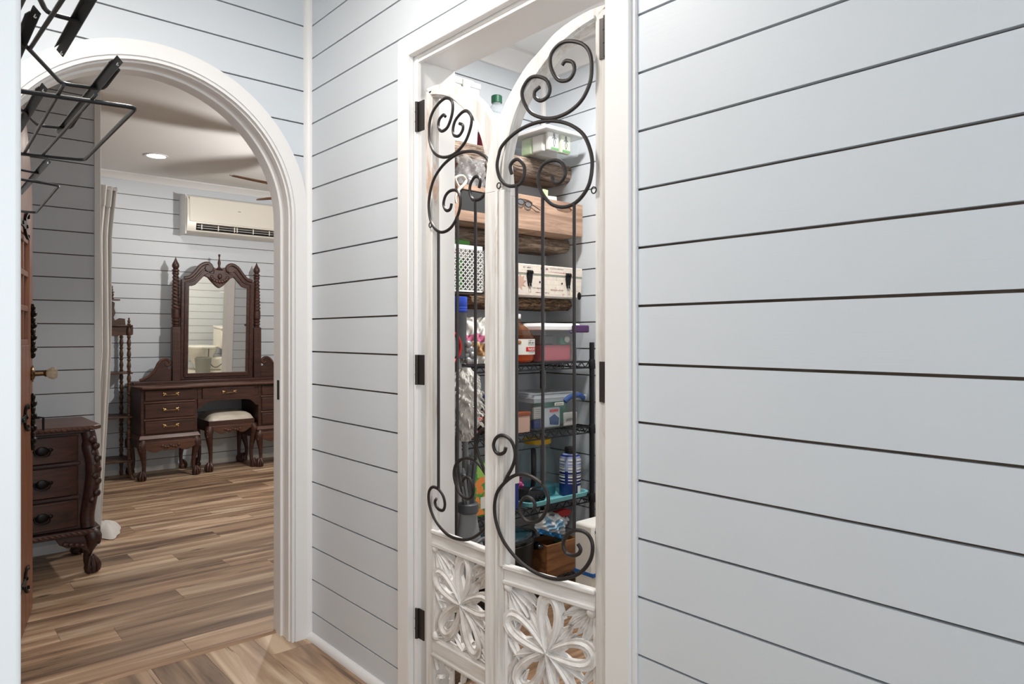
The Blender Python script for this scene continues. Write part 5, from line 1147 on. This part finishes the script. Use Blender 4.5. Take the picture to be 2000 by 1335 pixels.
# lowest deck and floor
SCK = thing('slow_cooker', 'oval black slow cooker with a glass lid on the lowest wire deck', 'slow cooker', (2.030, 2.40, ZT[3]))
MB().lathe([(.75, 0), (.86, .012), (.93, .06), (.98, .17), (1.0, .200)], 36, (0, 0, 0), .178, .130).build('body', 'black', SCK)
MB().lathe([(1.0, .198), (1.05, .203), (1.06, .212), (1.02, .220)], 36, (0, 0, 0), .178, .130).build('rim', 'blackgloss', SCK)
MB().tube([(.180*math.cos(a), .132*math.sin(a), .197) for a in [2*PI*k/48 for k in range(48)]], .002, 6, True).build('chrome_band', 'steelrim', SCK)
MB().lathe([(.95, .219), (.9, .228), (.6, .243), (.25, .250), (.05, .251)], 36, (0, 0, 0), .178, .130).build('glass_lid', simple('smoked_lid', srgb(38, 62, 70), .08), SCK)
MB().tube([(.165*math.cos(a), .118*math.sin(a), .224) for a in [2*PI*k/48 for k in range(48)]], .0026, 6, True).build('lid_rim', 'steelrim', SCK)
MB().lathe([(.012, .25), (.022, .262), (.022, .272), (.012, .278)], 16).build('lid_knob', 'blackgloss', SCK)
for s in (-1, 1): MB().ell((s*.186, -.035, .150), .026, .050, .018, 14, 8).build('handle', 'blackgloss', SCK)
WB = thing('wooden_box', 'plain brown wooden box on the lowest wire deck', 'box', (2.345, 2.40, ZT[3]))
for (a, b, c_, d_) in ((-.10, .115, -.085, -.075), (-.10, .115, .045, .055), (-.10, -.09, -.075, .045), (.105, .115, -.075, .045)): MB().box(a, b, c_, d_, 0, .150).build('panel', 'crate2', WB, bevel=.001)
MB().box(-.09, .105, -.075, .045, .0, .008).build('bottom', 'crate2', WB)
SPB = thing('spray_bottle', 'clear spray bottle with a red and white trigger head, standing in the wooden box', 'bottle', (2.408, 2.388, ZT[3]+.009))
MB().lathe([(.034, 0), (.037, .006), (.037, .13), (.030, .16), (.014, .185), (.013, .20)], 20).build('body', 'clear', SPB); MB().lathe([(.033, .004), (.0345, .008), (.0345, .12), (0, .12)], 20).build('liquid', 'dkgreen', SPB)
MB().box(-.016, .016, -.014, .014, .195, .235).build('collar', 'white', SPB, bevel=.004); MB().prism([(-.045, .232), (.052, .238), (.058, .262), (.02, .272), (-.045, .266)], lambda p, h: (p[0], h, p[1]), -.014, .014).build('trigger_head', 'red', SPB, bevel=.004); MB().tube([(.035, 0, .236), (.042, 0, .21), (.034, 0, .19)], .007, 6).build('trigger', 'red', SPB)
FP = thing('wipes_pack', 'puffy white and blue printed pack leaning from the wooden box towards the slow cooker', 'pack', (2.284, 2.345, ZT[3]+.186))
bagmesh(.19, .098, .05, 71).build('pouch', 'foam', FP, ang=80)
def fpf(u, v, u0, u1, v0, v1): p = crumple(0, 0, .19, .098, .05, 71)(u0+(u1-u0)*u, v0+(v1-v0)*v); return (p[0], p[1]-.003, p[2])
MB().sheet(lambda u, v: fpf(u, v, .02, .98, .0, .2), 16, 4).build('blue_band', simple('sky_blue_print', srgb(44, 138, 206), .4), FP, ang=80)
for (u0, u1, v0, v1) in ((.55, .78, .35, .75), (.15, .32, .4, .75), (.36, .5, .3, .55)): MB().sheet(lambda u, v: fpf(u, v, u0, u1, v0, v1), 8, 6).build('printed_patch', simple('pale_blue_print', srgb(150, 196, 226), .5), FP, ang=80)
FP.rotation_euler = (0, .34, 0)
WP = thing('white_parcel', 'white parcel with a blue band and blue lettering on the pantry floor', 'parcel', (2.335, 2.055, 0))
MB().box(-.125, .125, -.055, .055, 0, .435).build('body', 'paper', WP, bevel=.012)
MB().box(-.126, .126, -.056, .056, .215, .232).build('blue_band', 'inkblue', WP, bevel=.001); MB().box(.015, .035, -.0565, -.05, .37, .434).build('blue_band', 'inkblue', WP)
textmesh('HOM', .030, 'printed_name', 'inkblue', WP, Matrix.Translation((-.01, -.0562, .256)) @ FRONT)
for j, (x, z, w_, h_) in enumerate(((-.115, .400, .11, .020), (-.105, .366, .10, .018))): scribble(WP, 'printed_script', 'inkblue', Matrix.Translation((x, -.0562, z)), w_, h_, 20+j)
# ------------------------------------------------------------------ bathroom glimpsed in the mirror
TL = thing('toilet', 'white porcelain toilet with a bidet seat in the bathroom seen in the mirror', 'toilet', (4.28, .38, 0))
MB().prism([(-.20, -.11), (.28, -.13), (.28, .13), (-.20, .11)], lambda p, h: (p[0], p[1], h), 0, .24).build('base', 'porc', TL, bevel=.03)
MB().lathe([(.55, .12), (.80, .22), (1.0, .36), (1.03, .40)], 28, (-.10, 0, 0), .26, .19).build('bowl', 'porc', TL)
MB().lathe([(1.04, .40), (1.06, .412), (1.04, .436), (.9, .446), (.1, .452)], 28, (-.10, 0, 0), .26, .19).build('seat_lid', 'porc', TL)
MB().box(.17, .38, -.23, .23, .40, .76).build('tank', 'porc', TL, bevel=.02); MB().box(.16, .39, -.24, .24, .76, .80).build('tank_lid', 'porc', TL, bevel=.01)
MB().box(-.16, .06, .19, .25, .415, .45).build('bidet_control', 'white', TL, bevel=.008)
MB().tube(catmull([(-.05, .24, .42), (-.06, .30, .20), (.05, .32, .08), (.20, .30, .18), (.30, .26, .35)], 6), .007, 6).build('hose', 'black', TL)
BN = tag(MB().lathe([(.10, 0), (.12, .01), (.14, .28), (.13, .28), (.11, .02), (.0, .02)], 24).build('waste_bin', 'towel'), 'grey waste bin beside the toilet', 'bin'); BN.location = (4.08, .80, 0)
BSH = thing('bath_shelf', 'small white wall shelf above the toilet', 'shelf', (4.615, .40, 1.42)); MB().box(-.07, .075, -.22, .22, 0, .02).build('board', 'trim', BSH, bevel=.003); MB().box(.05, .075, -.18, -.16, -.08, 0).build('bracket', 'trim', BSH); MB().box(.05, .075, .16, .18, -.08, 0).build('bracket', 'trim', BSH)
PF = thing('picture_frame', 'small black picture frame standing on the bathroom shelf', 'picture frame', (4.60, .42, 1.44)); MB().box(-.01, .01, -.10, .10, 0, .25).build('frame', 'black', PF, bevel=.003); MB().box(-.012, -.009, -.08, .08, .02, .23).build('print', 'paper', PF)
FS = thing('floor_stand', 'slim black floor stand against the wall beside the bathroom doorway', 'stand', (4.02, 3.04, 0))
MB().lathe([(.11, 0), (.11, .012), (.02, .02)], 20).build('base', 'black', FS); MB().cyl((0, 0, .01), (0, 0, 1.02), .014).build('pole', 'black', FS); MB().box(-.03, .03, -.10, .10, 1.02, 1.05).build('head', 'black', FS, bevel=.006)
